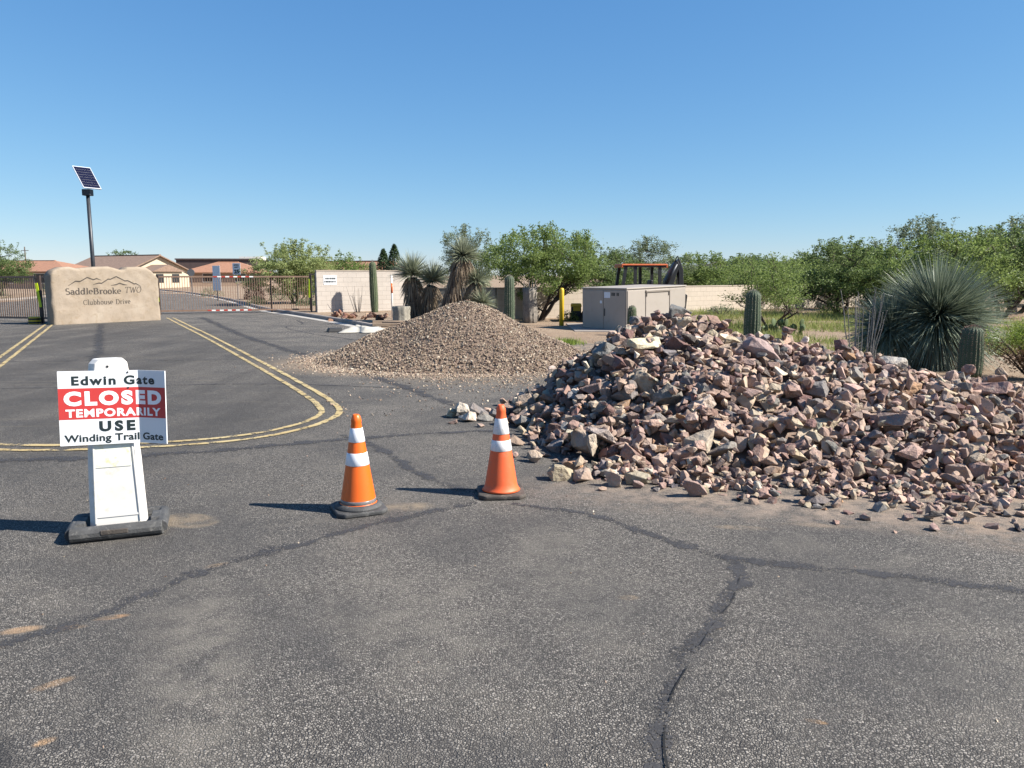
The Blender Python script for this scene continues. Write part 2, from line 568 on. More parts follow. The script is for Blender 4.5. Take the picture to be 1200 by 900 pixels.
M['yellow'] = simple('yellow paint', (0.80, 0.52, 0.02), 0.5, 0.1, 5, dirt=(0.6, 0.42, 0.08))
M['black'] = simple('black paint', (0.018, 0.017, 0.017), 0.55, 0.3, 5)
M['steel_dark'] = simple('dark steel pole', (0.05, 0.055, 0.065), 0.45, 0.2, 5, metal=0.3)
M['alu'] = simple('aluminium', (0.72, 0.73, 0.75), 0.35, 0.05, 5, metal=0.5)
M['solar'] = simple('solar cell', (0.010, 0.011, 0.034), 0.3, 0.3, 12, spec=0.2)
M['beige_steel'] = simple('beige cabinet steel', (0.44, 0.385, 0.33), 0.55, 0.06, 2, dirt=(0.40, 0.345, 0.29))
M['seam'] = simple('dark seam', (0.10, 0.085, 0.075), 0.8, 0.2, 4)
M['label_grey'] = simple('faded label', (0.62, 0.66, 0.72), 0.5, 0.1, 20)
M['tractor_orange'] = simple('tractor orange', (0.66, 0.13, 0.025), 0.5, 0.15, 4, dirt=(0.55, 0.17, 0.07))
M['tractor_black'] = simple('tractor black steel', (0.022, 0.022, 0.024), 0.5, 0.3, 6)
M['tyre'] = simple('tyre', (0.03, 0.03, 0.03), 0.85, 0.3, 6, 0.3, 40)
M['bark'] = simple('dark bark', (0.075, 0.055, 0.045), 0.95, 0.4, 6, 0.8, 25)
M['bark_pv'] = simple('green bark', (0.13, 0.14, 0.06), 0.9, 0.3, 6, 0.4, 25)
M['leaf_mesq'] = leafy('mesquite leaf', (0.11, 0.165, 0.04), (0.175, 0.245, 0.065), (0.25, 0.31, 0.10), 0.5)
M['leaf_dark'] = leafy('dark mesquite leaf', (0.085, 0.135, 0.04), (0.135, 0.195, 0.06), (0.20, 0.25, 0.095), 0.48)
M['leaf_grey'] = leafy('grey green leaf', (0.10, 0.135, 0.065), (0.15, 0.19, 0.095), (0.21, 0.24, 0.13), 0.42)
M['leaf_pv'] = leafy('palo verde leaf', (0.20, 0.25, 0.08), (0.28, 0.33, 0.115), (0.34, 0.38, 0.16), 0.45)
M['leaf_pine'] = leafy('dark needle', (0.03, 0.055, 0.022), (0.045, 0.08, 0.03), (0.06, 0.10, 0.04), 0.2)
M['leaf_bush'] = leafy('bright bush leaf', (0.12, 0.19, 0.02), (0.19, 0.27, 0.035), (0.27, 0.33, 0.07), 0.4)
M['leaf_dead'] = leafy('dead bush leaf', (0.14, 0.075, 0.04), (0.22, 0.12, 0.06), (0.34, 0.20, 0.09), 0.25)
M['leaf_purple'] = leafy('dark red leaf', (0.03, 0.012, 0.012), (0.045, 0.016, 0.016), (0.06, 0.03, 0.022), 0.2)
M['yucca'] = leafy('yucca blade', (0.15, 0.175, 0.11), (0.24, 0.26, 0.17), (0.36, 0.38, 0.27), 0.18, 0.42)
M['sotol'] = leafy('sotol blade', (0.12, 0.15, 0.10), (0.19, 0.23, 0.16), (0.34, 0.38, 0.28), 0.15, 0.38)
M['skirt'] = leafy('dead yucca blade', (0.17, 0.12, 0.08), (0.27, 0.20, 0.135), (0.40, 0.32, 0.23), 0.12, 0.7)
M['dry_grass'] = leafy('dry grass blade', (0.36, 0.31, 0.13), (0.30, 0.31, 0.10), (0.19, 0.27, 0.06), 0.35, 0.7)
M['cactus'] = make_cactus('saguaro skin', (0.075, 0.105, 0.055), (0.12, 0.15, 0.075))
M['cactus_blue'] = make_cactus('barrel skin', (0.07, 0.10, 0.06), (0.11, 0.145, 0.09))
M['spine'] = simple('cactus spine', (0.52, 0.47, 0.37), 0.8, 0.2, 9)
M['spine_red'] = simple('reddish cactus spine', (0.36, 0.24, 0.18), 0.8, 0.2, 9)
M['pad'] = make_cactus('prickly pear skin', (0.085, 0.125, 0.05), (0.15, 0.19, 0.08))
M['ocotillo'] = simple('grey cane', (0.27, 0.25, 0.23), 0.9, 0.35, 18, 0.5, 60)
M['dead_wood'] = simple('grey dead wood', (0.30, 0.265, 0.225), 0.95, 0.4, 7, 0.8, 20, dirt=(0.14, 0.115, 0.095))
M['stump'] = simple('weathered stump', (0.36, 0.33, 0.27), 0.95, 0.35, 6, 0.8, 16, dirt=(0.18, 0.155, 0.12))
M['tarp'] = simple('white tarp', (0.58, 0.54, 0.46), 0.6, 0.2, 5)
M['brick_red'] = simple('red brown stone', (0.27, 0.15, 0.10), 0.9, 0.4, 9, 0.6, 30)
M['timber'] = simple('old timber', (0.36, 0.26, 0.18), 0.9, 0.3, 8, 0.4, 30)
M['stucco'] = simple('cream stucco', (0.66, 0.55, 0.40), 0.9, 0.08, 2, 0.3, 60)
M['stucco_pink'] = simple('tan stucco', (0.50, 0.36, 0.26), 0.9, 0.1, 2, 0.3, 60)
M['dark_stucco'] = simple('dark brown cladding', (0.12, 0.082, 0.075), 0.85, 0.15, 2)
M['roof'] = simple('brown roof tile', (0.30, 0.20, 0.145), 0.9, 0.25, 4, 0.6, 12)
M['roof_red'] = simple('red clay roof tile', (0.40, 0.20, 0.12), 0.9, 0.25, 4, 0.6, 12)
M['window'] = simple('window glass', (0.03, 0.035, 0.04), 0.15, 0.2, 3)
M['trim'] = simple('white trim', (0.72, 0.69, 0.63), 0.7, 0.05, 3)
M['sign_steel'] = simple('sign post steel', (0.26, 0.25, 0.24), 0.6, 0.15, 6, metal=0.3)
M['hill'] = simple('distant hill', (0.11, 0.12, 0.11), 1.0, 0.3, 0.004)
M['pole_wood'] = simple('utility pole wood', (0.12, 0.09, 0.07), 0.9, 0.3, 6)

# ------------------------------------------------------------------ ground and road
road_edge_right = [(60, -9), (30, -3), (13, 3.2), (8.2, 6.6), (6.2, 10.5), (5.0, 14.5), (3.2, 18.3), (1.0, 19.8), (-1.4, 20.9), (-3.7, 23.2),
                   (-6.2, 27.9), (-9.2, 33.0), (-12.2, 38.0), (-20, 54), (-30, 72), (-44, 94), (-62, 118)]
road_edge_left = [(-75, 118), (-57, 97), (-44, 76), (-36.5, 60), (-34, 51), (-34.5, 44), (-38, 30), (-46, 10), (-60, -9)]
poly = [tuple(p)[:2] for p in smooth_path([(x, y, 0) for x, y in road_edge_right], 6)] + [tuple(p)[:2] for p in smooth_path([(x, y, 0) for x, y in road_edge_left], 4)]


def inside_dist(px, py):
    """signed distance to the road outline, negative on the road (arrays)"""
    P = np.array(poly); Q = np.roll(P, -1, 0)
    d = np.full(px.shape, 1e9); ins = np.zeros(px.shape, bool)
    for (ax, ay), (bx, by) in zip(P, Q):
        ex, ey = bx - ax, by - ay
        t = np.clip(((px - ax) * ex + (py - ay) * ey) / (ex * ex + ey * ey + 1e-12), 0, 1)
        d = np.minimum(d, np.hypot(px - ax - t * ex, py - ay - t * ey))
        c = ((ay > py) != (by > py))
        with np.errstate(divide='ignore', invalid='ignore'):
            xi = ax + (py - ay) * ex / (ey if ey != 0 else 1e-12)
        ins ^= c & (px < xi)
    return np.where(ins, -d, d)


def axis(lo, hi, step, far, grow=1.22):
    a = list(np.arange(lo, hi + 1e-6, step))
    s = step; x = hi; right = []
    while x < far:
        s *= grow; x += s; right.append(x)
    s = step; x = lo; left = []
    while x > -far:
        s *= grow; x -= s; left.append(x)
    return np.array(left[::-1] + a + right)


gx = axis(-18, 18, 0.3, 3500); gy = axis(0, 44, 0.3, 3500)
GX, GY = np.meshgrid(gx, gy)
D = inside_dist(GX, GY)
nz = np.array([noise.noise((x * 0.5, y * 0.5, 3.1)) for x, y in zip(GX.ravel(), GY.ravel())]).reshape(GX.shape)
nearmask = 1 - sstep(60, 160, np.hypot(GX, GY))


def ground_z(x, y):
    x = np.atleast_1d(np.asarray(x, float)); y = np.atleast_1d(np.asarray(y, float))
    return -0.06 + 0.15 * sstep(-0.05, 0.40, inside_dist(x, y))


GZ = -0.06 + 0.15 * sstep(-0.05, 0.40, D) + nearmask * nz * 0.035 * sstep(0.3, 1.2, D)
idx = np.arange(GX.size).reshape(GX.shape)
F = np.stack([idx[:-1, :-1], idx[:-1, 1:], idx[1:, 1:], idx[1:, :-1]], -1).reshape(-1, 4)
structure(link('ground', np_mesh('ground', np.stack([GX, GY, GZ], -1).reshape(-1, 3), F, M['soil'], True)))


def gz(x, y):
    return float(ground_z(x, y)[0])


bm = bmesh.new()
fv = [bm.verts.new((x, y, 0)) for x, y in poly]
bm.faces.new(fv)
bmesh.ops.triangulate(bm, faces=bm.faces[:])
bmesh.ops.recalc_face_normals(bm, faces=bm.faces[:])
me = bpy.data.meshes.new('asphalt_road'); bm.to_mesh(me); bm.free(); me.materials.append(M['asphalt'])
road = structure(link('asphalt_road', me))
if me.polygons[0].normal.z < 0:
    me.flip_normals()


def ribbon(name, pts, w, z, mat, parent, wob=0.0, sub=6, seed=0):
    P = smooth_path([(x, y, 0) for x, y in pts], sub)
    b = MB(); vs = []
    for i, p in enumerate(P):
        t = (P[min(i + 1, len(P) - 1)] - P[max(i - 1, 0)]).normalized()
        nrm = Vector((-t.y, t.x, 0))
        ww = w if not hasattr(w, '__len__') else w[0] + (w[1] - w[0]) * i / (len(P) - 1)
        j1 = noise.noise((p.x * 4 + seed, p.y * 4, 1.3)) * wob; j2 = noise.noise((p.x * 4 + seed, p.y * 4, 7.7)) * wob
        vs += [p + nrm * (ww / 2 + j1) + Vector((0, 0, z)), p - nrm * (ww / 2 + j2) + Vector((0, 0, z))]
    b.add(vs, [(2 * i, 2 * i + 1, 2 * i + 3, 2 * i + 2) for i in range(len(P) - 1)])
    o = b.build(name, mat, parent)
    uvl = o.data.uv_layers.new(name='UVMap')
    for lp in o.data.loops:
        uvl.data[lp.index].uv = (lp.vertex_index // 2 / 10, 1.0 if lp.vertex_index % 2 == 0 else 0.0)
    if o.data.polygons[0].normal.z < 0:
        o.data.flip_normals()
    return o


def offset(pts, d, sub=8):
    P = smooth_path([(x, y, 0) for x, y in pts], sub)
    out = []
    for i, p in enumerate(P):
        t = (P[min(i + 1, len(P) - 1)] - P[max(i - 1, 0)]).normalized()
        out.append((p.x - t.y * d, p.y + t.x * d))
    return out


# painted double line round the island in front of the stone
island = [(-13.75, 31.0), (-11.0, 26.0), (-8.4, 21.3), (-4.8, 14.6), (-3.24, 11.65), (-2.48, 10.1), (-2.25, 9.25), (-2.46, 8.42), (-3.0, 7.85), (-3.9, 7.55), (-5.1, 7.5), (-6.3, 7.95), (-7.45, 9.7), (-9.2, 13.3), (-16.5, 27.6)]
for d in (-0.11, 0.11):
    ribbon('painted_line', offset(island, d), 0.10, 0.009, M['yellow_line'], road, 0.012, 1)
# old thin line beyond the gates and white kerb-side line
for k_, (pts, w, wb) in enumerate([
    ([(-3.4, 2.6), (-2.38, 3.38), (-2.06, 3.74), (-1.75, 4.33), (-1.23, 4.84), (-0.79, 5.25), (-0.26, 5.62)], 0.12, 0.035),
    ([(0.0, 5.60), (0.3, 5.45), (0.61, 5.28), (1.08, 4.70), (1.39, 4.46), (1.98, 4.26), (2.78, 3.98), (4.4, 3.4)], (0.10, 0.15), 0.03),
    ([(1.31, 4.50), (1.32, 4.29), (1.11, 3.8), (0.84, 3.33), (0.65, 2.97), (0.55, 2.62), (0.50, 2.2), (0.5, 1.5)], (0.14, 0.10), 0.04),
    ([(-1.83, 8.1), (-1.38, 7.6), (-0.91, 6.63), (-0.49, 6.08), (-0.2, 5.9)], 0.13, 0.035),
    ([(-6.0, 6.9), (-4.2, 7.02), (-2.9, 7.35), (-1.78, 7.88), (-0.74, 8.23), (0.1, 8.35)], (0.22, 0.13), 0.04),
    ([(-12.6, 31.3), (-7.33, 21.31), (-4.05, 15.79), (-2.1, 12.52), (-0.93, 10.36), (-0.3, 9.5)], (0.35, 0.18), 0.05),
    ([(-14.4, 27.0), (-10.7, 19.92), (-9.2, 17.0), (-8.45, 15.4)], 0.26, 0.09),
    ([(-9.5, 11.2), (-6.9, 11.6), (-3.8, 12.0), (-1.2, 11.4)], 0.07, 0.03),
    ([(-11.0, 15.1), (-7.0, 15.4), (-3.2, 15.8)], 0.06, 0.03),
    ([(-8.2, 29.4), (-7.3, 26.9), (-7.5, 25.6), (-6.4, 23.3), (-3.6, 19.6)], 0.10, 0.05),
]):
    w = tuple(q * 1.8 for q in w) if hasattr(w, '__len__') else w * 1.8
    ribbon('crack_seal', pts, w, 0.0025 + 0.0005 * k_, M['seal'], road, wb * 1.3, 10, seed=len(pts))

# open cracks that run through the sealant
for pts in ([(1.30, 4.2), (1.16, 3.85), (1.0, 3.6), (0.86, 3.33), (0.66, 2.95), (0.57, 2.66), (0.52, 2.3)],):
    ribbon('crack', pts, 0.009, 0.0085, M['crack'], road, 0.010, 16)


def kerb(pts, name='curb', gut=True):
    P = smooth_path([(x, y, 0) for x, y in pts], 6)
    prof = [(0.0, -0.04), (0.02, 0.11), (0.05, 0.135), (0.17, 0.135), (0.19, -0.04)]
    b = MB(); vs = []; n = len(prof)
    g = MB(); gv = []
    for i, p in enumerate(P):
        t = (P[min(i + 1, len(P) - 1)] - P[max(i - 1, 0)]).normalized()
        nr = Vector((t.y, -t.x, 0))
        for (u, z) in prof:
            vs.append(p + nr * u + Vector((0, 0, z)))
        gv += [p - nr * 0.36 + Vector((0, 0, 0.005)), p + nr * 0.001 + Vector((0, 0, 0.010))]
    fs = [(i * n + k, i * n + k + 1, (i + 1) * n + k + 1, (i + 1) * n + k) for i in range(len(P) - 1) for k in range(n - 1)]
    fs += [tuple(range(n)), tuple((len(P) - 1) * n + k for k in range(n - 1, -1, -1))]
    o = structure(b.add(vs, fs).build(name, M['concrete']))
    bmx = bmesh.new(); bmx.from_mesh(o.data); bmesh.ops.recalc_face_normals(bmx, faces=bmx.faces[:]); bmx.to_mesh(o.data); bmx.free()
    if gut:
        go = g.add(gv, [(2 * i, 2 * i + 1, 2 * i + 3, 2 * i + 2) for i in range(len(P) - 1)]).build('gutter', M['gutter'], o)
        if go.data.polygons[0].normal.z < 0: go.data.flip_normals()
    return o


kerb([(-4.3, 24.3), (-6.2, 27.9), (-9.2, 33.0), (-12.2, 38.0), (-20, 54), (-30, 72), (-44, 94)])
kerb(list(reversed([(-44, 76), (-36.5, 60), (-34, 51), (-34.5, 44), (-38, 30)])))

# distant hills along the horizon
def hill(x0, x1, y, h, seed):
    n = 60; b = MB(); vs = []
    for i in range(n + 1):
        t = i / n
        e = math.sin(math.pi * t) ** 0.5
        hh = h * e * (0.55 + 0.6 * abs(noise.noise((t * 5 + seed, seed, 0))) + 0.15 * noise.noise((t * 23 + seed, 0, 0)))
        x = x0 + (x1 - x0) * t
        vs += [(x, y - h * 3, -1), (x, y, max(hh, 0)), (x, y + h * 3, -1)]
    fs = []
    for i in range(n):
        for k in range(2):
            fs.append((3 * i + k, 3 * i + 3 + k, 3 * i + 4 + k, 3 * i + 1 + k))
    structure(b.add(vs, fs).build('hill', M['hill'], None, True))


hill(-2300, -900, 2100, 42, 2.0)
hill(300, 2600, 2500, 95, 5.0)


# ------------------------------------------------------------------ text
def text_mb(txt, size, bold=0.0, sx=1.0, spacing=1.0, shear=0.0):
    """flat letters in the xz plane, centred on x, baseline at z = 0"""
    cu = bpy.data.curves.new('letters', 'FONT')
    cu.body = txt; cu.size = size; cu.align_x = 'CENTER'; cu.offset = bold; cu.space_character = spacing; cu.shear = shear
    cu.resolution_u = 4
    o = bpy.data.objects.new('letters', cu); C.objects.link(o)
    bpy.context.view_layer.update()
    dg = bpy.context.evaluated_depsgraph_get()
    m = o.evaluated_get(dg).to_mesh()
    b = MB()
    b.add([(v.co.x * sx, 0, v.co.y) for v in m.vertices], [tuple(p.vertices) for p in m.polygons])
    bpy.data.objects.remove(o); bpy.data.curves.remove(cu)
    return b


def merge(mbs):
    r = MB()
    for b, (dx, dz) in mbs:
        r.add([(x + dx, y, z + dz) for x, y, z in b.v], b.f)
    return r


# serif capitals and lower case drawn with a broad nib: thick uprights, thin horizontals
def arc(cx, cz, rx, rz, a0, a1, n=12):
    return [(cx + rx * math.cos(R(a0 + (a1 - a0) * i / n)), cz + rz * math.sin(R(a0 + (a1 - a0) * i / n))) for i in range(n + 1)]


XH = 0.48
def stem(x, z0, z1, left=True, right=True, top=True, bot=True):
    out = [[(x, z0), (x, z1)]]
    if bot: out.append([(x - (0.11 if left else 0.02), z0 + 0.015), (x + (0.11 if right else 0.02), z0 + 0.015)])
    if top: out.append([(x - 0.11, z1 - 0.015), (x + 0.03, z1 - 0.015)])
    return out


bowl = lambda cx: [arc(cx, XH / 2, 0.17, XH / 2, 40, 400, 24)]
GL = {
    'S': (0.50, [arc(0.25, 0.53, 0.16, 0.17, 30, 270, 14) + arc(0.25, 0.18, 0.18, 0.18, 90, -150, 14)]),
    'B': (0.60, stem(0.13, 0, 0.7, top=True) + [[(0.13, 0.69), (0.30, 0.69)] + arc(0.30, 0.53, 0.15, 0.16, 90, -90, 10) + [(0.13, 0.37)], [(0.13, 0.37), (0.32, 0.37)] + arc(0.32, 0.19, 0.19, 0.18, 90, -90, 10) + [(0.13, 0.01)]]),
    'C': (0.64, [arc(0.34, 0.35, 0.27, 0.35, 40, 320, 24)]),
    'D': (0.68, stem(0.13, 0, 0.7) + [[(0.13, 0.69), (0.30, 0.69)] + arc(0.30, 0.35, 0.29, 0.34, 90, -90, 16) + [(0.13, 0.01)]]),
    'T': (0.60, [[(0.30, 0), (0.30, 0.7)], [(0.04, 0.685), (0.56, 0.685)], [(0.05, 0.55), (0.05, 0.69)], [(0.55, 0.55), (0.55, 0.69)], [(0.18, 0.015), (0.42, 0.015)]]),
    'W': (0.92, [[(0.10, 0.7), (0.28, 0)], [(0.28, 0), (0.46, 0.66)], [(0.46, 0.66), (0.64, 0)], [(0.64, 0), (0.83, 0.7)], [(0.0, 0.685), (0.2, 0.685)], [(0.74, 0.685), (0.92, 0.685)]]),
    'O': (0.70, [arc(0.35, 0.35, 0.29, 0.35, 0, 360, 28)]),
    'a': (0.46, [[(0.33, 0.0), (0.33, 0.34)] + arc(0.20, 0.34, 0.13, 0.13, 0, 160, 8), arc(0.19, 0.14, 0.13, 0.14, 60, 300, 14), [(0.33, 0.015), (0.42, 0.015)]]),
    'd': (0.54, bowl(0.22) + stem(0.40, 0, 0.74)),
    'l': (0.28, stem(0.14, 0, 0.74)),
    'e': (0.46, [[(0.07, 0.26), (0.38, 0.26)] + arc(0.22, 0.25, 0.17, 0.23, 0, 310, 22)]),
    'r': (0.38, stem(0.13, 0, XH) + [arc(0.27, 0.30, 0.13, 0.17, 170, 40, 8)]),
    'o': (0.48, bowl(0.24)),
    'k': (0.54, stem(0.13, 0, 0.74) + [[(0.15, 0.22), (0.40, XH)], [(0.22, 0.28), (0.44, 0)], [(0.30, XH - 0.015), (0.50, XH - 0.015)], [(0.34, 0.015), (0.54, 0.015)]]),
    'u': (0.56, [[(0.12, XH), (0.12, 0.16)] + arc(0.26, 0.16, 0.14, 0.16, 180, 350, 10), [(0.42, 0), (0.42, XH)], [(0.02, XH - 0.015), (0.13, XH - 0.015)], [(0.32, XH - 0.015), (0.43, XH - 0.015)], [(0.41, 0.015), (0.52, 0.015)]]),
    'b': (0.54, stem(0.13, 0.02, 0.74, bot=False) + bowl(0.31)),
    'h': (0.56, stem(0.13, 0, 0.74) + [arc(0.28, 0.30, 0.14, 0.17, 160, 0, 8) + [(0.42, 0)], [(0.32, 0.015), (0.53, 0.015)]]),
    's': (0.40, [arc(0.20, 0.36, 0.11, 0.115, 30, 270, 12) + arc(0.20, 0.125, 0.125, 0.12, 90, -150, 12)]),
    'i': (0.28, stem(0.14, 0, XH) + [arc(0.14, 0.64, 0.025, 0.03, 0, 360, 8)]),
    'v': (0.50, [[(0.09, XH), (0.25, 0)], [(0.25, 0), (0.41, XH)], [(0.0, XH - 0.015), (0.19, XH - 0.015)], [(0.32, XH - 0.015), (0.50, XH - 0.015)]]),
    ' ': (0.30, []),
}


def serif_text(txt, size, thick=0.115, thin=0.045, shear=0.0, track=0.02):
    x = 0; b = MB()
    total = sum(GL[c][0] + track for c in txt)
    for c in txt:
        w, strokes = GL[c]
        for st in strokes:
            P = [Vector((p[0] + x - total / 2 + shear * p[1], 0, p[1])) * size for p in st]
            vs = []
            for i, p in enumerate(P):
                t = (P[min(i + 1, len(P) - 1)] - P[max(i - 1, 0)])
                if t.length < 1e-9: t = Vector((1, 0, 0))
                t.normalize()
                hw = (thin + (thick - thin) * abs(t.z)) * size / 2
                nr = Vector((-t.z, 0, t.x))
                vs += [p + nr * hw, p - nr * hw]
            b.add(vs, [(2 * i, 2 * i + 1, 2 * i + 3, 2 * i + 2) for i in range(len(P) - 1)])
        x += w + track
    return b, total * size


# ------------------------------------------------------------------ walls
def block_wall(name, pts, h, t, label, mat, group=None):
    root = thing(name, label, 'wall', (pts[0][0], pts[0][1], gz(*pts[0]) - 0.1))
    for i in range(len(pts) - 1):
        a = Vector((*pts[i], 0)); c = Vector((*pts[i + 1], 0))
        d = c - a; L = d.length
        ang = math.atan2(d.y, d.x)
        o = MB().box((L / 2, 0, (h - 0.05 + 0.1) / 2), (L, t, h - 0.05 + 0.1)).build('wall_panel', mat, root)
        o.location = a - Vector((*pts[0], 0)); o.rotation_euler.z = ang
        o = MB().box((L / 2, 0, h + 0.1 - 0.025 + 0.001), (L + 0.03, t + 0.03, 0.05)).build('coping', M['cap'], root, bevel=0.008)
        o.location = a - Vector((*pts[0], 0)); o.rotation_euler.z = ang
    return root


block_wall('block_wall', [(-8.55, 33.85), (-4.2, 36.35)], 1.83, 0.2, 'tall tan concrete block wall with a small white sign beside the gate', M['wall'])
block_wall('block_wall', [(-3.4, 26.9 + 1.6), (-0.6, 28.4), (3.5, 30.3), (7.8, 33.5), (14.5, 38.5), (26, 44)], 1.16, 0.2, 'long low cream block wall running behind the mesquite trees and utility cabinet', M['wall2'])

ws = thing('wall_sign', 'small white sign with two dark text lines fixed to the tan block wall', 'sign', (-7.98, 34.055, 1.32), R(30))
MB().box((0, 0, 0.17), (0.58, 0.012, 0.40)).build('board', M['board_white'], ws)
rr = random.Random(3)
for row, z in enumerate((0.235, 0.10)):
    x = -0.22 if row == 0 else -0.25
    lt = MB()
    while x < 0.22:
        w = rr.uniform(0.018, 0.045)
        lt.box((x + w / 2, -0.010, z), (w, 0.004, 0.085))
        lt.box((x + w / 2, -0.010, z - 0.001), (w + 0.012, 0.003, 0.018))
        x += w + rr.uniform(0.016, 0.03)
    lt.build('lettering', M['sign_black'], ws)

# ------------------------------------------------------------------ carved stone
mon_a = Vector((-15.75, 26.5, 0)); mon_b = Vector((-13.42, 29.5, 0))
mL = (mon_b - mon_a).length
mon = thing('entrance_stone', 'large tan sandstone slab carved with mountains and community name between the gates', 'stone sign', mon_a, math.atan2(mon_b.y - mon_a.y, mon_b.x - mon_a.x))
top_pts = [(0, 1.70), (0.03, 1.86), (0.10, 1.97), (0.17, 1.99), (0.23, 1.93), (0.30, 1.955), (0.42, 2.00), (0.52, 2.01), (0.58, 1.95), (0.635, 1.885), (0.665, 1.90), (0.70, 1.99), (0.80, 2.01), (0.88, 1.99), (0.935, 1.86), (0.97, 1.72), (1.0, 1.55)]


def top_at(s):
    for (a, za), (b_, zb) in zip(top_pts, top_pts[1:]):
        if s <= b_:
            return za + (zb - za) * (s - a) / (b_ - a)
    return top_pts[-1][1]


def stone_front(x, z):
    e = min(x, mL - x, max(top_at(min(max(x / mL, 0), 1)) - z, 0))
    rnd = 0.06 * (1 - min(1, e / 0.09)) ** 2
    return rnd - 0.028 * noise.noise((x * 1.1, z * 1.3, 4.0)) - 0.014 * noise.noise((x * 4, z * 4, 1.0)) - 0.008 * abs(noise.noise((x * 9, z * 9, 2.0))) - 0.05 * sstep(0.35, 0.0, z).item() * max(0, noise.noise((x * 2.0, 0.3, 9)))


nx, nzz = 90, 46
vs = []; fs = []
for side in (0, 1):
    for j in range(nzz + 1):
        for i in range(nx + 1):
            s = i / nx; t = j / nzz
            z = top_at(s) * t - 0.05 * (1 - t)
            x = s * mL + 0.05 * noise.noise((s * 0, z * 2.1, 7 + side)) * (1 if s in (0, 1) else 0)
            y = stone_front(s * mL, max(z, 0))
            vs.append((x, y if side == 0 else 0.55 - y, z))
    o_ = side * (nx + 1) * (nzz + 1)
    for j in range(nzz):
        for i in range(nx):
            q = (o_ + j * (nx + 1) + i, o_ + j * (nx + 1) + i + 1, o_ + (j + 1) * (nx + 1) + i + 1, o_ + (j + 1) * (nx + 1) + i)
            fs.append(q if side == 0 else q[::-1])
K = (nx + 1) * (nzz + 1)
for i in range(nx):
    a = nzz * (nx + 1) + i
    fs.append((a, a + 1, K + a + 1, K + a))
for j in range(nzz):
    a = j * (nx + 1); b_ = (j + 1) * (nx + 1)
    fs.append((a, b_, K + b_, K + a)); fs.append((a + nx, K + a + nx, K + b_ + nx, b_ + nx))
MB().add(vs, fs).build('slab', M['sandstone'], mon, True)


def on_stone(b):
    b.v = [(x, stone_front(x, z) - 0.006, z) for x, y, z in b.v]
    return b


t1, w1 = serif_text('SaddleBrooke', 0.30, 0.13, 0.05)
t2, w2 = serif_text('TWO', 0.30, 0.09, 0.04, shear=0.22)
cx = mL * 0.475
tot = 2.72
sc1 = 1.93 / w1; sc2 = 0.62 / w2
t1.v = [(x * sc1, y, z) for x, y, z in t1.v]; t2.v = [(x * sc2, y, z) for x, y, z in t2.v]
on_stone(merge([(t1, (cx - 0.40, 1.03))])).build('lettering', M['engrave'], mon)
on_stone(merge([(t2, (cx + 0.98, 1.06))])).build('lettering', M['engrave'], mon)
for wd, ww, dx in (('Clubhouse', 1.03, -0.30), ('Drive', 0.54, 0.58)):
    t3, w3 = serif_text(wd, 0.24, 0.10, 0.04)
    t3.v = [(x * ww / w3, y, z) for x, y, z in t3.v]
    on_stone(merge([(t3, (cx + 0.02 + dx, 0.66))])).build('lettering', M['engrave'], mon)
mt = MB()
for pts in ([(-1.25, 1.33), (-1.0, 1.49), (-0.85, 1.48), (-0.6, 1.62), (-0.40, 1.54), (-0.28, 1.58), (-0.12, 1.52)],
            [(-0.42, 1.37), (-0.22, 1.42), (-0.12, 1.41), (0.12, 1.56), (0.20, 1.55), (0.42, 1.65), (0.72, 1.49), (0.82, 1.50), (1.05, 1.38), (1.12, 1.39), (1.30, 1.28)],
            [(0.2, 1.33), (0.40, 1.36), (0.52, 1.41), (0.66, 1.36), (0.8, 1.34)]):
    vv = []
    for i, (x, z) in enumerate(pts):
        w = 0.020 if 0 < i < len(pts) - 1 else 0.006
        vv += [(cx + x, 0, z + w), (cx + x, 0, z - w)]
    # subdivide for the curved face
    sub = []
    for i in range(len(vv) // 2 - 1):
        for k in range(4):
            for s_ in (0, 1):
                a = Vector(vv[2 * i + s_]); c = Vector(vv[2 * i + 2 + s_]); sub.append(tuple(a.lerp(c, k / 4)))
    sub += vv[-2:]
    mt.add(sub, [(2 * i, 2 * i + 1, 2 * i + 3, 2 * i + 2) for i in range(len(sub) // 2 - 1)])
on_stone(mt).build('mountain_carving', M['engrave'], mon)

# ------------------------------------------------------------------ gates
picket_me = MB().box((0, 0, 0.80), (0.022, 0.022, 1.56)).mesh('picket', M['gate'])


def gate(a, b, label, tapes=None, gap=0.105):
    a = Vector((*a, 0)); b = Vector((*b, 0)); d = b - a; L = d.length
    g = thing('swing_gate', label, 'gate', a, math.atan2(d.y, d.x))
    MB().box((L / 2, 0, 1.63), (L, 0.06, 0.07)).build('top_rail', M['gate'], g)
    MB().box((L / 2, 0, 0.13), (L, 0.06, 0.07)).build('bottom_rail', M['gate'], g)
    for x in (0.04, L - 0.04):
        MB().box((x, 0, 0.88), (0.075, 0.07, 1.56)).build('end_stile', M['gate'], g)
    n = int(L / gap)
    for i in range(1, n):
        link('picket', picket_me, g, (L * i / n, 0, 0.09))
    for x0, x1, z in tapes or []:
        k = int((x1 - x0) / 0.17)
        for i in range(k):
            MB().box((x0 + 0.17 * i + 0.085, -0.033, z), (0.168, 0.006, 0.055)).build('reflective_tape', M['tape_red'] if i % 2 == 0 else M['tape_white'], g)
    return g, L


